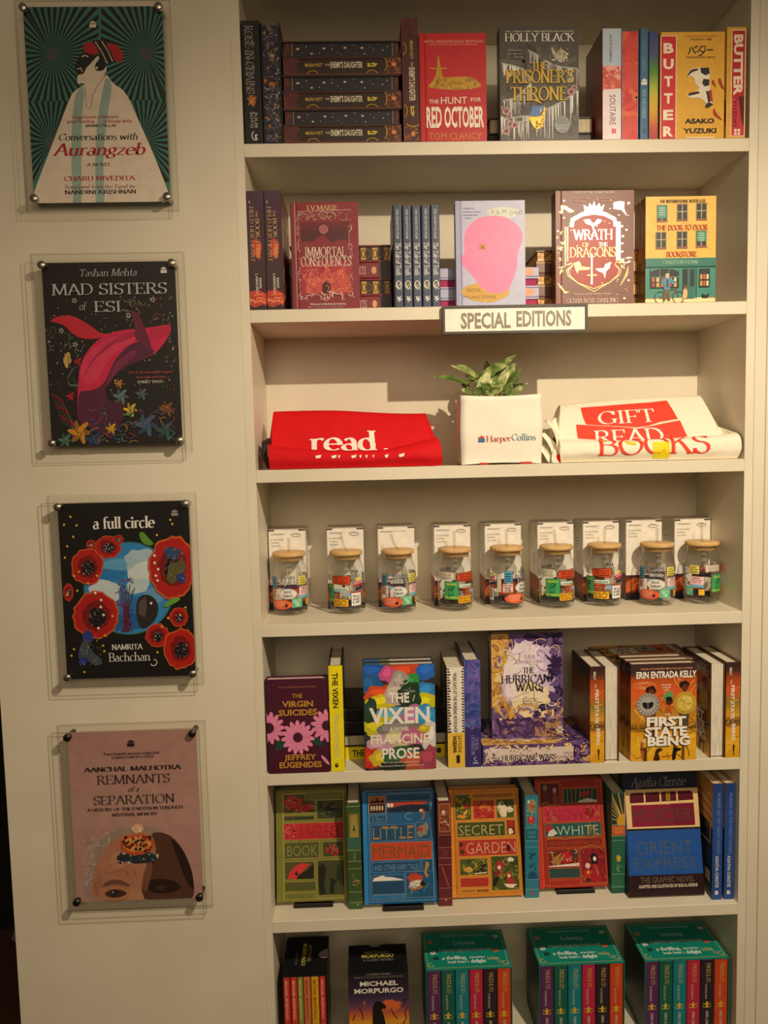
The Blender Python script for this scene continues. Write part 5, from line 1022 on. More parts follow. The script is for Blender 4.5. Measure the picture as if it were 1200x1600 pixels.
def vixen_front():
    a = Art(672, 235, 1120, 895); a.sm = True; a.rect(672, 235, 1120, 895, '#37343a')
    for i, (x, y, rx, ry, c) in enumerate(((740, 270, 70, 40, '#2a62c0'), (930, 285, 90, 45, '#e0502c'), (1080, 275, 60, 45, '#2f6fd0'), (830, 290, 40, 40, '#d85a9a'), (710, 350, 55, 45, '#2a66a8'), (960, 345, 50, 40, '#3aa052'), (900, 340, 40, 60, '#b0a8a0'), (1070, 400, 60, 40, '#3a8fd8'), (1060, 470, 62, 40, '#e0d824'), (780, 415, 80, 40, '#e2582e'), (780, 465, 70, 36, '#e8d82a'), (880, 420, 60, 60, '#c9bcb4'), (960, 430, 55, 70, '#28482f'), (830, 560, 90, 45, '#5fb0d0'), (760, 620, 80, 50, '#d8d02a'), (1000, 560, 70, 50, '#c87ab0'), (1070, 560, 60, 50, '#3f9fd8'), (900, 640, 120, 50, '#8a8684'), (1090, 680, 50, 70, '#e6e0e0'), (880, 700, 90, 40, '#d8d2a0'), (980, 690, 60, 40, '#c9729a'), (760, 730, 60, 50, '#d0a8c0'), (710, 820, 40, 50, '#d83a2a'), (790, 820, 70, 40, '#e0c83a'), (900, 820, 80, 50, '#3a6a42'), (1000, 850, 80, 50, '#c05a3a'), (1080, 830, 50, 60, '#b04a62'), (850, 870, 60, 24, '#26332a'), (710, 520, 30, 60, '#2f4a3a'), (1050, 640, 30, 20, '#d8c03a'))): a.blob(x, y, rx*1.4, ry*1.35, shade(c, .92), i+2, .22, 20); a.blob(x-rx*.2, y-ry*.2, rx*.7, ry*.6, shade(c, 1.08), i+40, .3, 14)
    a.wig(850, 330, 1000, 470, 24, 5, ['#dcd4cc', '#3a3838', '#9a928c'], 5, 70)
    w = '#f0ebe4'; a.T('THE', 830, 408, 958, 470, w, bold=.05); a.T('VIXEN', 705, 498, 1085, 600, w, bold=.05); a.T('A NOVEL', 832, 624, 955, 648, w, bold=.03); a.T('FRANCINE', 710, 668, 1078, 728, '#efe4cc', bold=.04); a.T('PROSE', 780, 755, 1015, 822, '#f0e6e4', bold=.05)
    a.T('NEW YORK TIMES BESTSELLING AUTHOR OF', 790, 842, 1015, 851, '#d8d2ca'); a.T('READING LIKE A WRITER AND LOVERS AT THE CLUB', 760, 864, 1040, 873, '#d8d2ca')
    return a
book('hardcover_book', 'yellow spined hardcover with black covers, standing between daisy book and colourful book', .1345, 0, z, .152, .226, .0285, 'spine', '#1d1a1c', spine=vixen_spine(), spinecol='#f2e01c', group=G)
TP = Art(0, 0, 150, 28); TP.rect(0, 0, 34, 28, '#2a7ab8'); TP.rect(34, 0, 56, 28, '#8a8a44')
VX = dict(cover='#37343a', front=vixen_front(), spine=Art(0, 0, 28, 228), spinecol='#e0c81c', top=TP, group='colourful painted-face hardcovers facing out', pages='#efe6d0')
v1 = book('hardcover_book', 'hardcover with bright blurred paint colours and large white title, foremost copy', .2055, 0, z, .1485, .224, .0275, 'front', **VX)
again(v1, .2050, .0285, z+.0, 'copy of the bright paint coloured hardcover standing directly behind the foremost one')
b = Art(0, 0, 200, 26, turn=True); b.rect(0, 0, 200, 26, '#f2e01c'); b.T('THE VIXEN', 18, 6, 80, 20, '#2a2412', bold=.05); b.T('PROSE', 95, 6, 150, 20, '#cfc88a', bold=.04); b.ell(184, 13, 5, 6, '#2a2412', 12)
vs = book('hardcover_book', 'yellow spined hardcover lying flat, lowest of the stack behind the bright paint book', .158, .062, z, .150, .226, .0275, 'flat_spine', cover='#1d1a1c', spine=b, spinecol='#f2e01c', group='hardcovers stacked behind the bright paint book')
vf = book('hardcover_book', 'black hardcover lying flat with cream page edges out, second up behind the bright paint book', .158, .062, z+.0278, .150, .226, .0275, 'flat_fore', cover='#1d1a1c', pages='#d8cbb0', group='hardcovers stacked behind the bright paint book')
bk2 = Art(0, 0, 200, 26, turn=True)
vd = book('hardcover_book', 'black hardcover lying flat, spine out, third up behind the bright paint book', .160, .064, z+.0556, .150, .222, .0275, 'flat_spine', cover='#1d1a1c', group='hardcovers stacked behind the bright paint book')
again(vd, .160, .064, z+.0834, 'black hardcover lying flat, spine out, topmost of the stack behind the bright paint book')
a = Art(150, 250, 222, 880); a.rect(150, 250, 222, 660, '#eee6d8'); a.rect(150, 660, 222, 880, '#eac048')
for i in range(24): a.rect(151, 256+i*17, 160+(i % 3)*3, 266+i*17, '#3a3a40'); a.rect(214-(i % 2)*3, 256+i*17, 221, 265+i*17, '#3a3a40')
a.T('MORE DAYS AT THE MORISAKI BOOKSHOP', 176, 285, 192, 655, '#2a2a2c', rot='d', bold=0); a.T('SATOSHI', 194, 675, 208, 780, '#7a6a3a', rot='d'); a.T('YAGISAWA', 172, 675, 188, 785, '#2a2416', rot='d', bold=.05); a.rect(186, 800, 200, 850, '#2a2416')
BK = Art(0, 0, 130, 216); BK.rect(0, 0, 130, 216, '#5a4632'); BK.rect(60, 10, 126, 150, '#2a2a2c'); [BK.rect(62, 14+i*12, 74, 22+i*12, '#d8cfc0') for i in range(11)]; BK.wig(0, 0, 130, 216, 30, 3, ['#7a6242', '#3a2e22'], 3, 30)
book('paperback_book', 'white and yellow spined paperback with tiny black border marks, on the fifth shelf', .3795, 0, z, .135, .2145, .0355, 'spine', '#eac048', spine=a, back=BK, hard=False, group=G)
MARB = ramp_mat('blue_violet_marble', [(.25, '#2a2d6a'), (.42, '#3f4fa0'), (.55, '#6a58a8'), (.68, '#4a78b8'), (.8, '#2b2558')], 22, 4, 2.2)
a = Art(228, 205, 318, 875); a.rect(228, 205, 318, 875, MARB); a.rect(228, 620, 318, 875, '#3c3474'); a.wig(230, 210, 316, 640, 40, 4, ['#6f7cc0', '#3a3f8a', '#8a6ab0', '#4f8ac0'], 3, 90); a.T('THEA', 284, 690, 302, 770, '#a8a0d8', 's', rot='d', wt=.1); a.T('GUANZON', 262, 675, 280, 800, '#a8a0d8', 's', rot='d', wt=.1); a.ring(288, 825, 9, 12, 3, '#dcd8e8', 60, 280); a.rect(270, 845, 300, 855, '#a8a0d8')
book('hardcover_book', 'blue and violet marbled spined hardcover standing left of the purple storm book', .4158, 0, z, .16, .229, .0335, 'spine', '#2f3a6a', spine=a, group=G)
STORM = ramp_mat('storm_marble', [(.28, '#4a2f62'), (.42, '#8a68a0'), (.5, '#e0cfd8'), (.58, '#d8b46a'), (.68, '#7a5a8a'), (.8, '#3a2450')], 20, 4, 2.4)
def hurr_front():
    a = Art(392, 55, 845, 725); a.sm = True; a.rect(392, 55, 845, 725, '#6a5080')
    a.rect(392, 55, 500, 520, '#d8aa58'); a.wig(394, 60, 520, 560, 70, 8, ['#f0cf8a', '#c08a3a', '#e8b860', '#8a5a4a', '#b9824a'], 3, 110, 1); a.wig(500, 60, 843, 300, 60, 16, ['#3f2a58', '#584070', '#2f1f48'], 4, 90); a.wig(700, 60, 843, 560, 60, 16, ['#3f2a58', '#5c4476', '#7a6290', '#2f1f48'], 5, 110)
    a.blob(620, 330, 165, 245, '#cdb8da', 5, .16, 44); a.blob(615, 330, 145, 220, '#d9c6e2', 15, .14, 40); a.blob(600, 240, 110, 120, '#e9dbe8', 6, .16, 30); a.blob(640, 480, 130, 120, '#f0deb4', 7, .1, 30); a.blob(520, 330, 50, 150, '#efe2e6', 9, .2, 24); a.wig(480, 120, 760, 500, 26, 7, ['#e9dff0', '#cdb6dc', '#f6ecd4'], 8, 150, .8)
    a.wig(392, 500, 845, 620, 50, 12, ['#d8b268', '#b48a5a', '#8a6894', '#f0d8a0'], 9, 120, .8); a.wig(392, 590, 845, 722, 90, 15, ['#4a2f62', '#6a4a86', '#8f6ea8', '#3a2450', '#a87a54'], 10, 110); a.wig(680, 580, 845, 720, 30, 10, ['#a8825a', '#6f5040', '#c09a6a'], 11, 90)
    for x, y, r, c in ((460, 517, 12, '#5a3a5c'), (500, 580, 14, '#4a2f52'), (560, 615, 13, '#5a3a5c'), (632, 628, 14, '#5f3f4f'), (702, 610, 13, '#8a5a4a'), (758, 563, 14, '#a8683a')): a.ell(x, y, r, r, c, 16)
    rn = random.Random(21)
    for i in range(26):
        t = rn.uniform(-1.9, 1.7); x, y = 620+175*math.cos(t), 330+250*math.sin(t); c = ['#3f2a58', '#54406e', '#2f1f48', '#6f5490'][i % 4]
        a.blob(x+rn.uniform(-6, 30), y, rn.uniform(14, 40), rn.uniform(12, 26), c, i+60, .4, 12)
    for i in range(18):
        t = rn.uniform(1.9, 4.2); x, y = 610+175*math.cos(t), 340+250*math.sin(t); a.blob(x-rn.uniform(-4, 24), y, rn.uniform(12, 30), rn.uniform(14, 34), ['#d8a850', '#b8803a', '#eac886', '#8a6a8a'][i % 4], i+90, .4, 12)
    a.wig(400, 80, 840, 560, 40, 4, ['#efe2c8', '#c8b0d8', '#a88ab8', '#e8c88a'], 31, 120, 1.2)
    a.ring(775, 500, 26, 18, 6, '#f4ecd8', 20, 180); a.blob(745, 640, 20, 24, '#a88a68', 3, .3); [a.ell(822+16*math.cos(i*1.05), 672+18*math.sin(i*1.05), 12, 6, '#e6d8c0', 10, i*60) for i in range(6)]
    a.T('THEA', 592, 190, 668, 212, '#9a86a4', 's', wt=.09); a.T('GUANZON', 548, 222, 706, 242, '#9a86a4', 's', wt=.09); ink = '#221a2a'
    a.T('THE', 590, 268, 662, 306, ink, 's', wt=.14); a.T('HURRICANE', 452, 315, 795, 365, ink, 's', wt=.14); a.T('WARS', 540, 368, 718, 418, ink, 's', wt=.14); a.poly([(690, 395), (715, 420), (722, 430), (700, 422)], ink)
    for i, s in enumerate(("'A magnificent", 'romantic fantasy', 'to fall for', 'spellbinding debut', 'unmissable')): a.T(s, 585, 462+i*16, 690-(i % 2)*14, 470+i*16, '#8a7a84', 's')
    return a
def hurr_spine():
    a = Art(328, 735, 1012, 880, turn=True); a.rect(328, 735, 1012, 880, '#6a4a80'); a.rect(345, 760, 905, 855, '#ddcbc4'); a.wig(330, 735, 1012, 775, 60, 9, ['#e0b868', '#b88a48', '#8a6a94', '#5a3a70', '#f0d8a0'], 3, 90); a.wig(330, 840, 1012, 880, 60, 9, ['#4a2f62', '#8a6a94', '#3a2450', '#c8a870'], 4, 90); a.wig(905, 740, 1012, 878, 40, 12, ['#4a2f62', '#7a5a92', '#d8a860', '#3a2450'], 5, 90)
    a.wig(335, 745, 420, 830, 16, 8, ['#e8d8e0', '#d8b068', '#7a5a92'], 6, 60); a.speck(350, 765, 900, 850, 40, 6, ['#5a3a62', '#b88a5a'], 7)
    a.ring(420, 788, 28, 24, 8, '#efe6ee', 180, 400, 16)
    a.T('THE', 395, 822, 438, 848, '#221a2a', 's', wt=.14); a.T('HURRICANE WARS', 448, 808, 795, 845, '#221a2a', 's', wt=.15); a.T('THEA', 838, 798, 895, 812, '#8a6a7a', 's'); a.T('GUANZON', 805, 822, 905, 838, '#8a6a7a', 's'); a.rect(975, 790, 998, 820, '#8f7aa8')
    return a
HU = dict(front=hurr_front(), spine=hurr_spine(), group='purple and gold storm pattern hardcovers')
book('hardcover_book', 'purple and gold storm hardcover lying flat with its spine out, carrying the upright copy', .4525, 0, z, .158, .2275, .0455, 'flat_spine', STORM, **HU)
book('hardcover_book', 'purple and gold storm hardcover standing upright on top of the flat copy', .4775, .030, z+.0457, .153, .229, .040, 'front', '#4a3460', spinecol='#5a3f74', **HU)
def fs_front():
    a = Art(418, 218, 836, 825); a.sm = True
    a.grad(418, 218, 836, 825, [(0, '#3a2a2c'), (.1, '#4a2f2a'), (.16, '#b8521f'), (.3, '#d9642a'), (.42, '#cf6a2c'), (.5, '#b8842e'), (.6, '#c88a24'), (.66, '#6a4a22'), (.7, '#d89a22'), (.85, '#eab42a'), (1, '#e8a822')], 40)
    a.wig(420, 300, 834, 480, 26, 5, ['#e88a4a', '#c04a24', '#f0a05a', '#a8521f'], 3, 120, .5); a.wig(420, 480, 834, 820, 50, 7, ['#f0c44a', '#c88a1c', '#7a5420', '#e0a83a', '#a86a1c'], 4, 120, .3)
    for i in range(4): a.ring(505, 350, 70-i*15, 22-i*4, 2.5, '#f0a060')
    dk = '#3f2218'
    for x, y, s in ((545, 420, 1.0), (757, 395, 1.0)):
        a.blob(x, y-40, 34, 26, '#2a1512', int(x), .15); a.ell(x+4, y-22, 20, 24, '#6a3420', 16); a.poly([(x-20, y), (x+20, y), (x+36, y+60), (x+24, y+280), (x-26, y+280), (x-36, y+60)], '#6f3a1f' if x < 600 else '#52492f')
    a.poly([(625, 410), (665, 390), (690, 395), (680, 430), (700, 440), (640, 460), (625, 440)], '#5fa05a'); a.ell(662, 452, 22, 26, '#4a2418', 18); a.blob(660, 438, 22, 14, '#20120e', 3, .1); a.poly([(648, 478), (668, 475), (680, 540), (630, 530)], '#b85a24')
    a.poly([(485, 690), (500, 700), (500, 745), (515, 825), (492, 825), (478, 745)], '#a8622a'); a.poly([(476, 740), (520, 740), (500, 765), (480, 758)], '#7a4420'); a.poly([(568, 800), (580, 745), (625, 748), (615, 765), (590, 775), (612, 825), (560, 825)], dk); a.poly([(690, 735), (710, 745), (742, 752), (738, 765), (708, 770), (705, 825), (678, 825)], '#1f1512')
    for x in (525, 765): a.rect(x-22, 740, x-4, 825, '#5a3018' if x < 600 else '#6a4a28')
    a.ell(527, 470, 72, 72, '#8d8a86', 36); a.ell(527, 470, 52, 52, '#a9a6a2', 36); a.ring(527, 470, 62, 62, 5, '#6a6866'); 
    a.poly([(490, 450), (525, 462), (562, 448), (560, 485), (527, 502), (494, 488)], '#1c1b1c'); a.line([(526, 462), (527, 502)], 3, '#a9a6a2')
    for i in range(18): t = R_(i*20); a.rect(527+62*math.cos(t)-4, 470+62*math.sin(t)-4, 527+62*math.cos(t)+4, 470+62*math.sin(t)+4, '#d0cdc8')
    a.ell(762, 466, 70, 70, '#c9a83a', 36); a.ring(762, 466, 58, 58, 3, '#8a6f1c'); a.ell(762, 466, 48, 48, '#d8bc52', 30); a.wig(725, 430, 800, 505, 26, 3, ['#8a6f1c', '#f0dc8a'], 4, 26); a.line([(722, 436), (745, 440), (762, 434), (785, 440), (805, 434)], 5, '#f4e6a0')
    w = '#f4efe4'; a.T('WINNER OF THE NEWBERY MEDAL FOR HELLO, UNIVERSE', 478, 243, 805, 253, '#e0a070'); a.T('ERIN ENTRADA KELLY', 452, 263, 832, 305, w, bold=.05); a.T('Bestselling', 612, 343, 672, 353, w); a.T('author of', 618, 360, 668, 369, w); a.T('the year', 622, 377, 662, 385, w)
    a.T('THE', 632, 528, 668, 540, w, bold=.05); d = '#4a2a18'
    for s, l, t, r, b in (('FIRST', 518, 548, 768, 604), ('STATE', 506, 612, 776, 668), ('BEING', 524, 672, 794, 728)): a.T(s, l-5, t+5, r-5, b+5, d, bold=.09); a.T(s, l, t, r, b, w, bold=.08)
    a.T('OF', 486, 690, 508, 706, w, bold=.05)
    return a
def fs_spine():
    a = Art(150, 250, 238, 845)
    a.grad(150, 250, 238, 845, [(0, '#352628'), (.08, '#4a2c26'), (.16, '#a8481f'), (.3, '#cf5f28'), (.42, '#8f7a34'), (.55, '#d89a2a'), (.63, '#5a4022'), (.68, '#d89a22'), (.85, '#e8b42a'), (1, '#d8a01c')], 30); a.wig(152, 340, 236, 840, 24, 5, ['#f0b84a', '#b8621f', '#e08a3a'], 3, 60, .4)
    a.T('KELLY', 172, 282, 186, 330, '#efe6d8', rot='d', bold=.04); a.T('THE', 178, 358, 188, 382, '#efe6d8', rot='d'); a.T('FIRST STATE', 182, 392, 204, 600, '#f2eadc', rot='d', bold=.04); a.T('OF', 190, 612, 200, 624, '#f2eadc', rot='d'); a.T('BEING', 190, 632, 212, 735, '#f2eadc', rot='d', bold=.05); a.rect(200, 760, 206, 830, '#4a2a14'); a.poly([(196, 765), (210, 765), (207, 800), (198, 800)], '#4a2a14')
    return a
BK = Art(0, 0, 140, 208); BK.grad(0, 0, 140, 208, [(0, '#33262a'), (.12, '#4a2f2a'), (.2, '#8f4a26'), (.5, '#a0582a'), (.75, '#8a5a26'), (1, '#6a4a24')], 16); BK.wig(0, 30, 140, 208, 20, 4, ['#b8703a', '#7a3f22'], 3, 50)
FSD = dict(cover='#5a3a24', front=fs_front(), spine=fs_spine(), back=BK, spinecol='#b8702a', group='orange sunset hardcovers with silver and gold seals')
F = (.140, .2085, .0270)
p1 = book('hardcover_book', 'orange sunset hardcover, spine out, immediately right of the flat storm book', .6795, 0, z, .140, .2065, .0300, 'spine', **FSD)
FSE = dict(FSD)
f1 = book('hardcover_book', 'sunset hardcover with cream page edges out, beside the orange spine left of the seal covers', .7105, .004, z, .140, .2045, .0315, 'fore', pages='#ece4d2', **FSD)
q1 = book('hardcover_book', 'orange sunset hardcover facing out with silver and gold seals, foremost of its copies', .7655, 0, z, *F, 'front', **FSD)
again(q1, .7635, .0275, z, 'orange sunset hardcover standing as the middle one of the three facing copies'); again(q1, .7605, .055, z, 'orange sunset hardcover standing at the back of the three facing copies')
fz = dict(FSD); bb = Art(0, 0, 208, 24, turn=True); bb.rect(0, 0, 208, 24, '#9a5a2a'); bb.rect(20, 4, 60, 20, '#6a4426'); bb.T('THE FIRST STATE OF BEING', 30, 8, 180, 18, '#e0d4c0'); fz['spine'] = bb; fz['group'] = 'sunset hardcovers stacked behind the seal covers'
k1 = k2 = None; nm8 = ['lowest', 'second up', 'third up', 'fourth up', 'fifth up', 'sixth up', 'seventh up', 'topmost']
for i in range(8):
    lb = 'sunset hardcover lying flat, %s in the stack of eight behind the seal covers' % nm8[i]
    if i % 2 == 0:
        if not k1: k1 = book('hardcover_book', lb, .744, .0855, z, .1405, .2085, .0236, 'flat_spine', **fz)
        else: again(k1, .744, .0855, z+i*.0237, lb)
    else:
        if not k2: k2 = book('hardcover_book', lb, .744, .0855, z+i*.0237, .1405, .2085, .0236, 'flat_fore', pages='#ece4d2', **fz)
        else: again(k2, .744, .0855, z+i*.0237, lb)
FB = Art(0, 0, 140, 208); FB.grad(0, 0, 140, 208, [(0, '#30262a'), (.12, '#3a2a28'), (.3, '#6a3f26'), (.6, '#7a4f26'), (1, '#6a5024')], 14); FB.T('ERIN ENTRADA KELLY', 10, 14, 134, 28, '#8a8074', bold=.04); FB.T('FIRST', 30, 110, 110, 130, '#8a7c64', bold=.07); FB.T('STATE', 26, 134, 114, 154, '#8a7c64', bold=.07); FB.T('BEING', 30, 158, 118, 178, '#8a7c64', bold=.07)
fr = dict(FSD); fr['front'] = FB
again(f1, .9360, .004, z, 'sunset hardcover with cream page edges out, beside the last orange spine at the right')
again(p1, .9685, .001, z, 'orange sunset hardcover, spine out, at the right end of the fifth shelf')

# ------------------------------------------------------------------ sixth shelf: decorated classics leaning on stands
z = Z[5]; G = 'decorated classics on the sixth shelf'
BLACK = flat('#15120f', .45)
def stand(label, cx, y, w):
    root = thing('book_stand', label, 'book stand', (cx, y, z), 'black stands under the leaning books')
    mb = MB(); mb.rbox(-w/2, -.028, 0, w/2, .012, .006, .001, BLACK); mb.rbox(-w/2, -.030, .0, w/2, -.0275, .010, .0006, BLACK); mb.build('base', root)
    mb = MB(); th = R_(12)
    mb.rbox(-w*.35, .0, .0, w*.35, .003, .15, .0005, BLACK); mb.xf(Matrix.Translation((0, .026, .005)) @ Matrix.Rotation(-th, 4, 'X')); mb.build('back_rest', root)
    mb = MB(); mb.rbox(-w*.2, .028, 0, w*.2, .085, .004, .001, BLACK); mb.build('foot', root)
    return root
a = Art(80, 118, 522, 815); ol = '#7c7838'; g1 = '#4a4f2a'; rr_ = '#c02f34'
a.rect(80, 118, 118, 815, '#7a7c34'); a.frame(122, 140, 505, 800, 4, '#a8a45a')
for l, t, r, b, c in ((130, 147, 322, 262, g1), (265, 140, 500, 182, '#6a6a34'), (338, 190, 498, 305, '#3f4328'), (130, 280, 320, 310, '#55582c'), (128, 328, 500, 430, rr_), (132, 448, 345, 545, '#55582c'), (368, 450, 496, 542, g1), (132, 568, 312, 675, '#4f5430'), (335, 565, 498, 780, '#45492a'), (130, 692, 322, 748, '#55582c'), (130, 765, 318, 795, '#6a6a34')): a.rect(l-4, t-4, r+4, b+4, '#a09a4a'); a.rect(l, t, r, b, c)
a.blob(190, 205, 55, 50, rr_, 3, .3); a.blob(270, 232, 40, 28, rr_, 4, .3); a.wig(132, 150, 320, 258, 30, 4, ['#2a1a18', '#8a1f24', '#a8a45a'], 3, 40); a.blob(430, 250, 40, 40, '#262a26', 3, .35); a.wig(340, 192, 496, 303, 24, 5, ['#2a2e24', '#6a6e44'], 4, 60)
a.wig(132, 332, 205, 428, 26, 4, ['#5a1418', '#e06a60'], 5, 34); a.T('JUNGLE', 222, 338, 405, 420, '#a3262c', bold=.0); a.wig(415, 335, 496, 426, 24, 5, ['#4a1418', '#8a1f24'], 6, 40)
a.T('BOOK', 148, 462, 335, 532, '#85854a', bold=0); a.blob(430, 498, 36, 36, rr_, 5, .3); a.wig(370, 452, 494, 540, 18, 5, ['#2a2e20', '#6a6e44'], 7, 50)
a.poly([(150, 672), (160, 630), (195, 590), (240, 575), (290, 585), (250, 620), (220, 650), (200, 672)], '#cf3b38'); a.poly([(200, 674), (230, 640), (270, 620), (300, 590), (312, 580), (312, 675)], '#22241c'); a.poly([(190, 640), (205, 620), (212, 650), (225, 630), (215, 660)], '#22241c')
a.poly([(337, 600), (370, 580), (388, 620), (372, 700), (385, 770), (350, 778), (337, 700)], '#23261d'); a.poly([(405, 770), (415, 700), (408, 680), (425, 672), (432, 690), (470, 668), (436, 712), (432, 770)], '#1f2219')
for i in range(7): t = R_(-80+i*22); a.line([(455, 660), (455+45*math.cos(t), 660+70*math.sin(t))], 9, '#262a1e')
a.T('THE', 135, 285, 180, 305, '#2f331f'); a.rect(190, 290, 312, 300, '#2f331f'); a.T('RUDYARD KIPLING', 275, 150, 480, 174, '#8f8e52', bold=0); a.T('ILLUSTRATED BY MINALIMA', 135, 770, 312, 790, '#8f8e52', bold=0)
L12 = R_(11.5)
def classic(name, label, x0, y, w, h, t, cover, front, lift=.0, lean=L12, **k):
    return book(name, label, x0, y, z, w, h, t, 'front', cover, front=front, lean=lean, lift=lift, group=G, rough=.38, **k)
stand('black stand under the olive green leaning book', .085, .075, .085)
classic('hardcover_book', 'olive green decorated hardcover with red panels, leaning at the left of the sixth shelf', .005, .050, .1565, .236, .026, ol, a, .0065)
def class_spine(ref, base, art): return art
a = Art(532, 190, 615, 845); a.rect(532, 190, 615, 845, '#3f5a34')
a.rect(545, 255, 605, 400, '#8a7a3c'); a.poly([(550, 400), (560, 270), (590, 260), (602, 400)], '#a8924a'); a.poly([(565, 360), (575, 320), (585, 360)], '#3a5a34'); a.rect(532, 400, 615, 480, '#3f6a5a')
for y in (208, 478, 545, 590, 735, 800): a.rect(532, y, 615, y+4, '#9aa06a')
a.wig(555, 610, 600, 715, 12, 5, ['#c9b06a', '#8a7a3c'], 3, 60); a.T('THE JUNGLE BOOK', 566, 492, 582, 542, '#8fa07a', rot='d'); a.ell(585, 815, 6, 6, '#9aa06a', 8)
AB = Art(0, 0, 150, 230); AB.rect(0, 0, 150, 230, '#3a3428'); AB.frame(8, 8, 142, 222, 2, '#6a6248')
book('hardcover_book', 'green and gold decorated spine between the olive and the blue leaning books', .1625, .034, z, .158, .238, .0295, 'spine', '#3f5a34', spine=a, back=AB, group=G)
a = Art(628, 130, 1080, 835); bl = '#1d6096'; b2 = '#23557f'; gl = '#8fa9bc'
a.rect(628, 130, 655, 835, '#2f86cc'); a.frame(664, 140, 1062, 820, 3, gl)
for l, t, r, b, c in ((670, 155, 772, 265, '#b5694a'), (780, 150, 1050, 190, b2), (780, 195, 1050, 320, b2), (672, 278, 772, 325, b2), (680, 340, 950, 440, '#1f4f78'), (960, 335, 1050, 438, b2), (676, 452, 1052, 562, '#c9482a'), (682, 575, 978, 635, '#1f4f78'), (992, 565, 1055, 640, b2), (680, 655, 878, 772, b2), (888, 640, 1058, 800, b2), (680, 780, 878, 805, '#2a72ae')): a.rect(l-2, t-2, r+2, b+2, gl); a.rect(l, t, r, b, c)
a.rect(672, 205, 770, 262, '#2a1d1c'); [a.ell(685+i*17, 232, 6, 18, '#d8b48a', 10) for i in range(5)]; a.poly([(675, 200), (690, 180), (705, 195), (720, 165), (738, 195), (755, 178), (768, 200)], '#2a1d1c')
a.poly([(782, 200), (1000, 196), (1048, 205), (960, 225), (900, 215), (850, 235), (800, 240)], '#b8432f'); a.poly([(782, 240), (860, 222), (940, 215), (1048, 225), (1048, 262), (782, 262)], '#1d2a3a'); a.rect(784, 205, 800, 228, '#efe6d8'); a.rect(805, 205, 820, 228, '#efe6d8'); a.rect(782, 262, 1050, 320, '#27608f'); a.ring(920, 290, 26, 20, 3, '#8fb4cc', 60, 300)
a.poly([(980, 250), (1000, 242), (1018, 262), (1016, 290), (1000, 320), (995, 310), (1008, 285), (1000, 268), (985, 270)], '#b9683f'); a.ell(993, 256, 8, 8, '#efe0c8', 10)
a.T('The', 682, 285, 762, 318, '#6fa0c4', 's', it=.2, wt=.08); a.T('LITTLE', 690, 352, 938, 430, '#8f8458', bold=-.012)
for x in (745, 800, 905): a.rect(x, 349, x+40, 357, '#b98a4a')
for x in (690, 852, 900): a.rect(x, 418, x+40, 428, '#b98a4a')
a.blob(1002, 380, 36, 44, '#8a8478', 4, .3); a.blob(985, 375, 16, 16, '#c0392b', 3, .3)
a.T('MERMAID', 684, 466, 1040, 550, '#7a5a34', bold=-.012); a.T('AND OTHER FAIRY TALES', 690, 588, 970, 626, '#6f9cc0', bold=0)
a.poly([(1015, 575), (1035, 590), (1028, 620), (1010, 640), (1030, 670), (1015, 680), (1000, 650), (1008, 610)], '#b98a4a')
a.poly([(680, 690), (690, 670), (720, 662), (742, 655), (760, 665), (800, 668), (860, 682), (878, 690)], '#efe9e0'); a.rect(680, 700, 876, 770, '#234b6e')
a.blob(945, 690, 46, 42, '#c0472f', 3, .22); a.blob(945, 720, 40, 30, '#efe2cc', 4, .2); a.poly([(900, 735), (940, 740), (990, 720), (1000, 700), (1005, 730), (970, 750), (920, 755)], '#b07a3a'); a.blob(990, 715, 16, 16, '#1f1c20', 5, .2); a.wig(890, 690, 1055, 798, 24, 2.5, ['#6fa0c4', '#3f7aa8'], 5, 60, .5)
a.T('MINALIMA', 790, 785, 874, 800, '#5f94bc', bold=0)
stand('black stand under the blue leaning book', .280, .050, .088)
classic('hardcover_book', 'blue decorated hardcover with an orange title band, leaning on the sixth shelf', .1965, .030, .1585, .236, .028, bl, a, .0065, R_(10))
a = Art(1095, 178, 1183, 825); a.rect(1095, 178, 1183, 825, '#6a2a34')
a.rect(1100, 188, 1182, 372, '#8a4a30'); a.frame(1106, 195, 1176, 365, 3, '#c98a5a'); a.wig(1110, 235, 1172, 348, 30, 6, ['#3a2030', '#d8b08a', '#a85a3a'], 3, 40); a.blob(1135, 245, 12, 12, '#e0cdb8', 3, .2)
for y in (382, 460, 525, 565, 710, 775): a.rect(1095, y, 1183, y+4, '#b5705a')
a.rect(1100, 392, 1180, 455, '#5a2a2a'); a.line([(1120, 580), (1140, 640), (1160, 700)], 7, '#b8623a'); a.T('LITTLE MERMAID', 1118, 470, 1160, 522, '#8f4a4c'); a.ell(1142, 785, 6, 6, '#d0a088', 8)
b = Art(0, 0, 150, 230); b.rect(0, 0, 150, 230, '#3f2024'); b.frame(8, 8, 142, 222, 2, '#7a4a40')
book('hardcover_book', 'maroon and copper decorated spine between the blue and the orange leaning books', .3575, .032, z, .158, .236, .0295, 'spine', '#6a2a34', spine=a, back=b, group=G)
a = Art(175, 150, 625, 832); og = '#d0842e'; gn = '#4f5a24'; cr = '#ecdcc4'
a.rect(175, 150, 200, 832, '#e39438'); a.frame(205, 165, 610, 812, 3, '#b5742a')
for l, t, r, b, c in ((215, 185, 316, 345, gn), (328, 180, 590, 208, '#c07a28'), (332, 225, 466, 342, '#b8302a'), (480, 222, 592, 340, gn), (224, 362, 528, 452, '#46501f'), (540, 356, 594, 450, '#7a3a24'), (228, 474, 598, 574, '#b8382c'), (232, 592, 408, 694, gn), (430, 582, 604, 796, '#48521f'), (232, 712, 410, 768, '#b0342a'), (236, 782, 412, 802, '#c98430')): a.rect(l-3, t-3, r+3, b+3, '#e8a850'); a.rect(l, t, r, b, c)
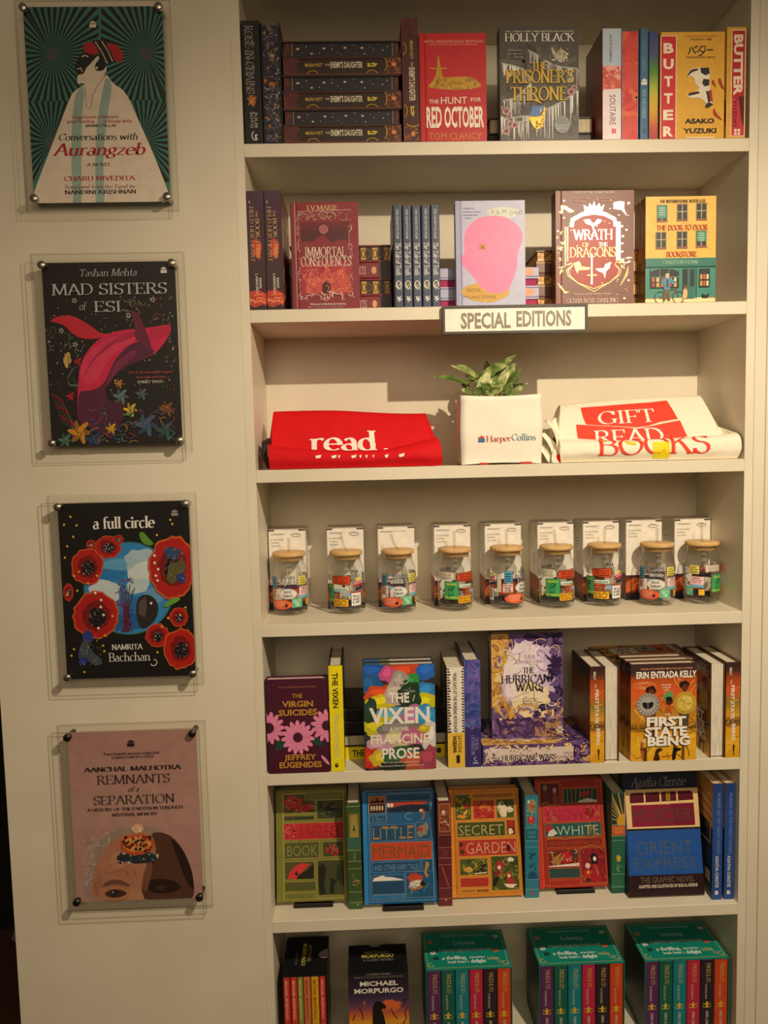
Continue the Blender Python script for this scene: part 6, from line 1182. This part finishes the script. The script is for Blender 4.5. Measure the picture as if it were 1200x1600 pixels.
a.wig(217, 188, 314, 343, 60, 4, ['#8a8a3a', '#d8b03a', '#2f361a'], 3, 24); a.blob(290, 258, 16, 20, '#c0302a', 3, .3); a.blob(255, 325, 30, 12, '#d8982e', 3, .4); a.blob(280, 300, 14, 14, '#e0b040', 4, .4)
a.wig(335, 228, 464, 340, 26, 4, ['#e08a4a', '#7a1c1c'], 4, 34); a.poly([(360, 265), (400, 248), (440, 255), (448, 280), (420, 300), (425, 280), (395, 272), (370, 280)], '#d9762e')
a.poly([(490, 300), (484, 268), (498, 240), (518, 232), (530, 252), (548, 275), (540, 335), (508, 335)], cr); a.blob(562, 285, 24, 18, cr, 5, .3); a.wig(482, 225, 590, 338, 16, 4, ['#7a8030', '#2f361a', '#c9c08a'], 5, 30)
a.T('SECRET', 232, 376, 515, 444, '#b9ad72', bold=-.012); a.T('GARDEN', 275, 486, 590, 562, '#d8a48a', bold=-.012); a.blob(563, 428, 14, 20, cr, 6, .3); a.blob(568, 380, 16, 20, '#b8302a', 6, .3); a.blob(245, 500, 12, 14, '#2f361a', 4, .3); a.blob(250, 545, 10, 14, '#2f361a', 5, .3); a.blob(545, 530, 10, 24, '#3a1c1c', 5, .2)
a.wig(234, 594, 406, 692, 40, 5, ['#8a8a3a', '#c9a04a', '#2f361a'], 6, 34); a.blob(285, 658, 28, 18, '#d8a04a', 5, .2); a.poly([(320, 680), (350, 640), (395, 625), (400, 640), (370, 660), (402, 672), (350, 690)], '#2a1d1a'); a.line([(325, 685), (400, 680)], 7, cr)
a.wig(432, 585, 602, 794, 60, 5, ['#7a8030', '#2f361a', '#a8a04a'], 7, 34); a.blob(485, 640, 32, 32, '#a82f2a', 7, .2); a.ell(480, 652, 11, 13, cr, 12); a.poly([(440, 690), (470, 665), (500, 690), (470, 710)], '#8a2a2a'); a.poly([(445, 715), (480, 710), (450, 770), (434, 765)], '#1f1c20'); a.blob(540, 700, 20, 24, '#a84a2a', 8, .2); a.ell(540, 706, 9, 11, cr, 12); a.poly([(520, 720), (570, 725), (580, 755), (525, 755)], '#b0302c'); a.poly([(505, 755), (590, 760), (560, 785), (520, 775)], cr); a.blob(555, 605, 24, 14, cr, 9, .3); a.ring(495, 705, 18, 10, 4, '#c9a04a')
a.T('FRANCES HODGSON BURNETT', 332, 184, 588, 204, '#8a5420', bold=0); a.T('ILLUSTRATED BY', 238, 786, 325, 798, '#8a5420', bold=0); a.T('MINALIMA', 335, 784, 410, 800, '#6a3a18', bold=.02)
classic('hardcover_book', 'orange decorated hardcover with green and red panels, leaning on the sixth shelf', .3885, .050, .157, .229, .030, og, a, .001)
a = Art(638, 175, 725, 812); tq = '#2f7f98'; a.rect(638, 175, 725, 812, tq)
a.rect(648, 192, 716, 368, '#3f8a9a'); [a.line([(682, 240), (682+34*math.cos(i*.52), 240+42*math.sin(i*.52))], 5, '#d8963a') for i in range(12)]; a.ell(682, 240, 12, 15, '#c9502f', 12); a.blob(678, 325, 26, 26, '#c0384a', 3, .2); a.wig(648, 195, 716, 365, 18, 3, ['#d8b060', '#1f4f5a'], 3, 40); a.ell(662, 210, 8, 9, '#e9e2d4', 10)
for y in (370, 452, 490, 695, 755): a.rect(638, y, 725, y+4, '#6fb0c0')
a.rect(645, 384, 718, 445, '#256a80'); a.T('SECRET', 655, 395, 708, 412, '#5fa0b4'); a.T('GARDEN', 655, 420, 708, 437, '#5fa0b4')
a.wig(665, 520, 705, 640, 14, 5, ['#1c3f4f', '#23505f'], 5, 50); a.poly([(655, 690), (660, 655), (690, 645), (712, 660), (715, 690)], '#1f4f7a'); a.ell(682, 782, 10, 10, '#b8384a', 10)
b = Art(0, 0, 150, 230); b.rect(0, 0, 150, 230, '#2f3a34'); b.frame(8, 8, 142, 222, 2, '#5a6a5a')
book('hardcover_book', 'turquoise decorated spine between the orange and the red leaning books', .5505, .05, z, .158, .2325, .0302, 'spine', tq, spine=a, back=b, group=G)
a = Art(722, 95, 1170, 785); rc_ = '#a82d26'; tl = '#2a5a58'; gd = ('#d8a050', .35, .5)
a.rect(722, 95, 752, 785, '#c93a2c'); a.frame(752, 110, 1158, 770, 3, gd)
for l, t, r, b, c in ((756, 122, 880, 255, '#5a1c24'), (892, 105, 1130, 150, '#a02a22'), (900, 160, 1130, 250, '#35403a'), (770, 268, 1140, 368, '#c42c48'), (775, 378, 1142, 462, tl), (780, 478, 1145, 528, '#8a2420'), (785, 542, 985, 650, '#7a2a20'), (998, 540, 1160, 758, '#8f1f2c'), (788, 662, 988, 722, '#2f4a48'), (790, 735, 990, 770, '#a82a22')): a.rect(l-2, t-2, r+2, b+2, '#c97a3a'); a.rect(l, t, r, b, c)
a.wig(758, 125, 878, 252, 14, 5, ['#7a2a2a', '#3a1218'], 3, 60); a.ell(788, 148, 15, 20, '#8f7a4a', 14); a.poly([(775, 165), (802, 165), (812, 250), (768, 250)], '#6a2a30'); a.ell(850, 165, 13, 17, '#c9a08a', 12); a.poly([(838, 182), (862, 182), (870, 250), (832, 250)], '#a03a3a')
[a.line([(905+i*14, 165), (908+i*13, 245)], 5, ['#7a8a6a', '#202622'][i % 2]) for i in range(16)]; a.blob(1050, 192, 34, 18, '#a82a2c', 4, .3); a.poly([(1000, 240), (1060, 222), (1125, 235), (1125, 248), (1000, 248)], '#d0d4cc')
a.T('SNOW', 790, 280, 1040, 358, '#a03048', bold=-.01); a.blob(1078, 318, 30, 36, '#a01c24', 4, .2); a.wig(1040, 272, 1138, 366, 20, 5, [gd, '#7a1c24'], 5, 40); a.wig(772, 270, 860, 366, 10, 4, [gd], 6, 40)
a.T('WHITE', 850, 390, 1125, 455, '#a9c0a8', bold=-.012); a.ell(802, 408, 24, 26, '#b02a30', 16); a.poly([(788, 455), (800, 425), (830, 410), (855, 440), (820, 458)], '#d8d4cc'); a.wig(1040, 380, 1140, 460, 10, 4, [gd], 7, 50)
a.line([(785, 470), (850, 466), (900, 478), (980, 468), (1060, 474), (1140, 458)], 6, gd); a.T('AND OTHER GRIMMS FAIRY TALES', 790, 490, 1130, 516, '#b5573a', bold=0); a.line([(1000, 545), (1060, 520), (1110, 530), (1150, 560)], 5, gd)
a.poly([(786, 645), (985, 630), (985, 650), (786, 650)], '#e6d8cc'); a.blob(840, 610, 26, 28, '#a87a34', 5, .25); a.blob(905, 595, 36, 40, '#b8222e', 6, .25); a.blob(960, 580, 24, 30, '#4a3a34', 7, .25); a.wig(788, 545, 983, 645, 26, 4, [gd, '#4a1a1a', '#d8c0a0'], 8, 44)
a.wig(1000, 545, 1158, 755, 30, 5, [gd, '#6a1420', '#c94a3a'], 9, 60); a.blob(1085, 615, 24, 44, '#1f171a', 3, .15); a.ell(1088, 608, 11, 15, '#f0e2d4', 12); a.poly([(1070, 640), (1108, 640), (1135, 750), (1060, 750)], '#a81f30'); a.line([(1088, 650), (1108, 710)], 6, gd); a.ell(1040, 650, 16, 18, '#e0c8a8', 12); a.poly([(1020, 672), (1055, 672), (1062, 735), (1012, 735)], '#b8322a'); a.rect(1025, 728, 1050, 748, '#3a1c18'); a.ell(1042, 692, 8, 9, '#e8b04a', 10)
a.line([(760, 250), (790, 240), (810, 262), (860, 258), (885, 270)], 5, gd)
stand('black stand under the red leaning book', .665, .088, .085)
classic('hardcover_book', 'red and gold decorated hardcover with a teal title band, leaning on the sixth shelf', .5855, .063, .154, .2335, .028, rc_, a, .0065)
a = Art(305, 188, 378, 812); a.rect(305, 188, 378, 812, '#2a6a54'); a.rect(308, 190, 378, 382, '#2f3a2c')
[a.line([(375, 375), (375+230*math.cos(R_(180+i*9)), 375+190*math.sin(R_(180+i*9)))], 5, '#cfae62') for i in range(1, 11)]; a.ell(372, 365, 40, 46, '#d8a43a', 24); a.rect(305, 388, 378, 450, '#c9622e'); a.T('SNOW', 320, 400, 368, 415, '#e0a070'); a.T('WHITE', 320, 422, 368, 437, '#e0a070')
for y in (382, 452, 480, 690, 770): a.rect(305, y, 378, y+4, '#7ab08a')
a.blob(342, 595, 12, 22, '#d8b03a', 3, .4); a.wig(325, 620, 365, 680, 8, 3, ['#8ab07a'], 3, 40); a.ell(342, 790, 9, 9, '#a8502a', 10); a.rect(305, 780, 378, 812, '#24584a')
book('hardcover_book', 'green spine with a golden sunburst, right of the red leaning book', .7435, .055, z, .158, .2295, .0302, 'spine', '#2a6a54', spine=a, group=G)
a = Art(388, 95, 872, 855, skew=-34) if False else Art(378, 95, 880, 858)
def mx(x, y): return x-(y-95)/763*62+ (0)       # the leaning cover widens downwards in the photo
a = Art(360, 100, 815, 858)
a.rect(360, 100, 815, 195, '#1c2440'); a.rect(360, 195, 815, 440, '#e8c88e'); a.rect(360, 440, 815, 452, '#2a1a1c'); a.rect(360, 452, 815, 730, '#2458a8'); a.rect(360, 728, 815, 858, '#2a171c'); a.rect(360, 195, 372, 730, '#1f3f7a'); a.rect(375, 730, 379, 858, '#3a2328')
a.T('Agatha Christie', 408, 120, 748, 178, '#b9b4ac', 's', it=.35, wt=.055)
a.poly([(398, 232), (412, 216), (770, 212), (784, 226), (786, 270), (398, 280)], '#5a1526'); [a.rect(x, 210, x+10, 282, '#e8c88e') for x in (484, 580, 682)]; a.rect(612, 216, 652, 272, '#2a1c22'); a.rect(618, 218, 646, 270, 'gold')
a.rect(404, 292, 786, 428, '#8a1f3c'); a.poly([(640, 290), (786, 288), (786, 428), (665, 428)], '#7a1b34'); a.T('MURDER', 412, 312, 772, 398, '#5a4038', bold=-.005)
a.T('ORIENT', 420, 515, 760, 602, '#4f5f74', bold=-.005); a.T('EXPRESS', 408, 618, 772, 690, '#4f5f74', bold=-.005); a.T('ON THE', 420, 470, 520, 484, '#4f5f74', bold=0)
a.T('THE GRAPHIC NOVEL', 432, 738, 758, 776, '#6a5a4a', bold=.02); a.T('ADAPTED AND ILLUSTRATED BY BOB AL-GREENE', 420, 786, 775, 806, '#e0d2bc', bold=.03)
ms = Art(0, 0, 22, 255); ms.rect(0, 0, 22, 255, '#241a24'); ms.T('MURDER ON THE ORIENT EXPRESS', 7, 30, 15, 190, '#8a8478', rot='d')
book('hardcover_book', 'navy and cream hardcover picturing a train window, leaning near the right of the sixth shelf', .7745, .030, z, .167, .259, .024, 'front', '#241a24', front=a, spine=ms, spinecol='#241a24', lean=R_(11), group=G)
a = Art(925, 135, 1000, 862); a.rect(925, 135, 1000, 862, '#2a4f98')
a.grad(925, 135, 1000, 300, [(0, '#24407a'), (1, '#2a4f98')], 3); a.T('MURDER ON THE ORIENT EXPRESS', 958, 195, 982, 575, '#7f94c4', rot='d', bold=-.01); a.T('AGATHA CHRISTIE', 950, 585, 974, 785, '#d8d4cc', rot='d', bold=.04); a.rect(948, 805, 972, 830, '#dcd8d0')
b = Art(0, 0, 165, 259); b.rect(0, 0, 165, 100, '#d8a468'); b.rect(0, 100, 165, 259, '#22303f'); [b.poly([(20, 20+i*20), (160, 40+i*20), (160, 44+i*20), (20, 23+i*20)], '#8a4a2a') for i in range(4)]; b.frame(96, 88, 156, 138, 4, '#d8a468'); b.rect(100, 92, 152, 134, '#2a2420'); [b.rect(100, 150+i*7, 150, 152+i*7, '#5a6a7a') for i in range(6)]; b.rect(130, 200, 155, 225, '#c9c0b0')
o1 = book('hardcover_book', 'blue spined hardcover with pale lettering, left of the last pair on the sixth shelf', .9505, .016, z, .166, .2605, .0218, 'spine', '#c9985a', spine=a, back=b, spinecol='#2a4f98', group='pair of blue spined hardcovers at the right of the sixth shelf')
again(o1, .9765, .016, z, 'blue spined hardcover with pale lettering, rightmost on the sixth shelf')

# ------------------------------------------------------------------ seventh shelf: boxed sets
z = Z[6]; H7 = .181
def slipcase(label, x0, y0, w, d, h, col, group, open_front=True, art_top=None, art_front=None, art_side=None):
    root = thing('slipcase', label, 'boxed set case', (x0+w/2, y0+d/2, z), group); m = M(col, .35); t = .0015
    mb = MB()
    if open_front:
        for q in ((-w/2, -d/2, 0, -w/2+t, d/2, h), (w/2-t, -d/2, 0, w/2, d/2, h), (-w/2+t, -d/2, h-t, w/2-t, d/2, h), (-w/2+t, -d/2, 0, w/2-t, d/2, t), (-w/2+t, d/2-t, t, w/2-t, d/2, h-t)): mb.box(*q, m)
    else: mb.rbox(-w/2, -d/2, 0, w/2, d/2, h, .0012, m)
    if art_top: art_top.emit(mb, lambda u, v, o: (-w/2+u, -d/2+v, h+o), w, d)
    if art_front: art_front.emit(mb, lambda u, v, o: (-w/2+u, -d/2-o, v), w, h)
    if art_side: art_side.emit(mb, lambda u, v, o: (-w/2-o, d/2-u, v), d, h)
    mb.build('case', root); return root
# box of six paperbacks, spines out
a = Art(150, 165, 475, 478); a.rect(0, 0, 600, 600, '#16161a'); a.T('MICHAEL', 325, 240, 352, 375, '#8f8a58', rot='d', bold=.02); a.T('MORPURGO', 282, 225, 312, 400, '#c9bc5a', rot='d', bold=.04); a.T('6 CLASSIC NOVELS', 235, 290, 248, 395, '#6f6d68', rot='d'); a.poly([(475, 270), (440, 285), (415, 300), (402, 318), (412, 338), (440, 348), (475, 345)], '#8f8a88')
slipcase('black slipcase with red, green and yellow spines, leftmost on the lowest shelf', .0135, .020, .0965, .135, H7, '#16161a', 'boxed sets on the lowest shelf', True, a)
cols = [('#c93a34', '#e8b09a'), ('#d0442f', '#f0b8a0'), ('#8a9440', '#d8dcae'), ('#d8764a', '#8a2f24'), ('#e0a826', '#7a4a1c'), ('#cf3636', '#f0b0a0')]; ws = [.0165, .0155, .0125, .0165, .0180, .0155]
x = .0135+.0012; lab = ['leftmost dull red', 'brighter red second', 'narrow green', 'salmon pink', 'golden yellow', 'rightmost red']
sp = sum(ws); k = (.0965-.0032)/sp
for i, (c, tx) in enumerate(cols):
    a = Art(0, 0, 40, 360); a.T('MICHAEL MORPURGO', 12, 16, 26, 200, tx, rot='d', bold=.03); a.T('CLASSIC', 14, 220, 24, 320, tx, rot='d')
    x += .0004; book('paperback_book', lab[i]+' spine in the black slipcase at the left of the lowest shelf', x, .0215, z+.002, .128, .1755, ws[i]*k-.0004, 'spine', c, spine=a, hard=False, group='paperbacks in the left black slipcase'); x += ws[i]*k-.0004+.0
a = Art(605, 240, 1065, 455); a.rect(0, 0, 1400, 900, '#15161b'); a.T('MICHAEL', 738, 290, 930, 312, '#8f8c62', bold=.02); a.T('MORPURGO', 710, 312, 962, 340, '#c9bc5a', bold=.05); a.T('6 CLASSIC NOVELS', 722, 348, 960, 366, '#8a8880', bold=.01); a.poly([(770, 240), (785, 256), (830, 260), (860, 250), (868, 240)], '#8f8a88')
f = Art(612, 465, 1082, 1120); f.sm = True; f.grad(612, 465, 1082, 1120, [(0, '#241f28'), (.22, '#2f2838'), (.35, '#4a3a5a'), (.45, '#8a4a5a'), (.52, '#c9603a'), (.62, '#e0a02e'), (.75, '#c06a24'), (1, '#1f1814')], 40)
f.blob(940, 740, 80, 50, '#d8683a', 3, .3); f.T('6 CLASSIC NOVELS', 752, 465, 945, 480, '#9a9890'); f.T('FROM THE NATION\'S FAVOURITE STORYTELLER', 660, 490, 1040, 503, '#7f7d78'); f.T('MICHAEL', 703, 530, 1000, 568, '#ece6da', bold=.05); f.T('MORPURGO', 658, 588, 1042, 628, '#ece6da', bold=.05)
f.poly([(790, 1100), (795, 800), (800, 730), (830, 690), (870, 705), (905, 740), (900, 765), (860, 760), (880, 800), (900, 900), (910, 1100)], '#1c1516')
for q in ([(1080, 740), (1050, 790), (1060, 850), (1030, 900)], [(1030, 680), (1055, 720), (1030, 760)], [(940, 760), (960, 810), (990, 850)], [(690, 740), (715, 790), (720, 850)], [(1080, 690), (1040, 700)], [(640, 850), (660, 800)]): f.line(q, 8, '#2a1a1e')
f.poly([(728, 690), (740, 690), (742, 720), (730, 725)], '#e0603a')
book0 = slipcase('black boxed set fronted by a dark horse against a sunset, second from the left', .1565, .019, .1305, .0965, H7, '#16161a', 'boxed sets on the lowest shelf', False, a, f)
tb = '#138a7c'
for j, (x0, where) in enumerate(((.3255, 'left'), (.5730, 'middle'), (.8055, 'right'))):
    a = Art(0, 0, 300, 210); a.frame(8, 8, 292, 202, 2, '#b9a85a'); a.T('Delightful, warm and funny', 70, 18, 230, 32, '#a8cfc4', 's', wt=.12); a.T('Enchanting', 110, 58, 190, 78, '#b9d8cf', 's', wt=.14); a.T('A joyously imaginative fictional world', 55, 100, 245, 116, '#cfe6de', 's', wt=.16)
    a.T('a thrilling,', 62, 140, 150, 158, '#e8f2ec', 's', wt=.2); a.T('inventive', 160, 143, 215, 156, '#e8f2ec', 's'); a.T("book-lover's", 80, 164, 155, 178, '#e8f2ec', 's', wt=.17); a.T('delight', 162, 162, 215, 180, '#e8f2ec', 's', wt=.22); a.T('Starred Review', 222, 150, 262, 168, '#d8c86a', 's')
    for cx, cy, c in ((32, 120, '#e8ddd0'), (258, 118, '#d8603a'), (40, 150, '#1c3a3a'), (26, 60, '#c9806a'), (270, 40, '#c9c0a0'), (262, 180, '#6a9a8a')): a.poly([(cx-10, cy-6), (cx+8, cy-10), (cx+12, cy+6), (cx-6, cy+10)], c); a.line([(cx-6, cy), (cx+6, cy-3)], 2, '#4a4a44')
    for cx, cy in ((20, 185), (280, 185)): a.ring(cx, cy, 9, 9, 2.5, '#d8bc5a', 0, 300)
    sd = Art(0, 0, 132, 181); sd.rect(0, 0, 132, 181, '#1c2b2c'); sd.wig(6, 6, 126, 175, 20, 2, ['#2f5a55', '#6a6a4a'], 3, 40)
    slipcase('teal slipcase of six coloured spines, %s one of three on the lowest shelf' % where, x0, .020, .188, .132, H7+.0005, tb, 'teal boxed sets on the lowest shelf', True, a, None, sd)
    cs = ['#5a2f5c', '#14604f', '#14808a', '#b82a48', '#2f2430', '#c94a26']; nn = ['purple', 'dark green', 'turquoise', 'crimson', 'black', 'orange red']
    x = x0+.0018; bw = (.188-.0036)/6
    tt = ['THE BOOKWANDERERS', 'THE LOST FAIRY TALES', 'THE MAP OF STORIES', 'THE BOOK SMUGGLERS', 'THE TREEHOUSE LIBRARY', 'THE LAST CHAPTER']
    if j == 0: protos = []
    for i, c in enumerate(cs):
        lb = '%s spine with gold lettering in the %s teal slipcase' % (nn[i], where)
        if j: again(protos[i], x, .0215, z+.002, lb, 'paperbacks in the %s teal slipcase' % where)
        else:
            b = Art(0, 0, 100, 560); g = '#cfae5a'; b.T('PAGES & CO', 42, 26, 72, 165, g, 's', rot='d', wt=.14); b.T(tt[i], 34, 175, 48, 290, '#c9bfa8', 's', rot='d'); b.ell(48, 330, 10, 26, '#e0b83a', 12); b.line([(20, 322), (48, 330), (76, 322)], 6, '#e0b83a'); b.ring(34, 340, 14, 10, 4, '#e0b83a', 0, 200); b.ring(62, 340, 14, 10, 4, '#e0b83a', -20, 180); b.T('ANNA JAMES', 40, 375, 60, 500, '#cfc4ae', 's', rot='d')
            protos.append(book('paperback_book', lb, x, .0215, z+.002, .127, .1755, bw-.0003, 'spine', c, spine=b, hard=False, group='paperbacks in the left teal slipcase'))
        x += bw
for o in list(bpy.data.objects):
    for k in ('dx', 'dy'):
        if k in o: del o[k]
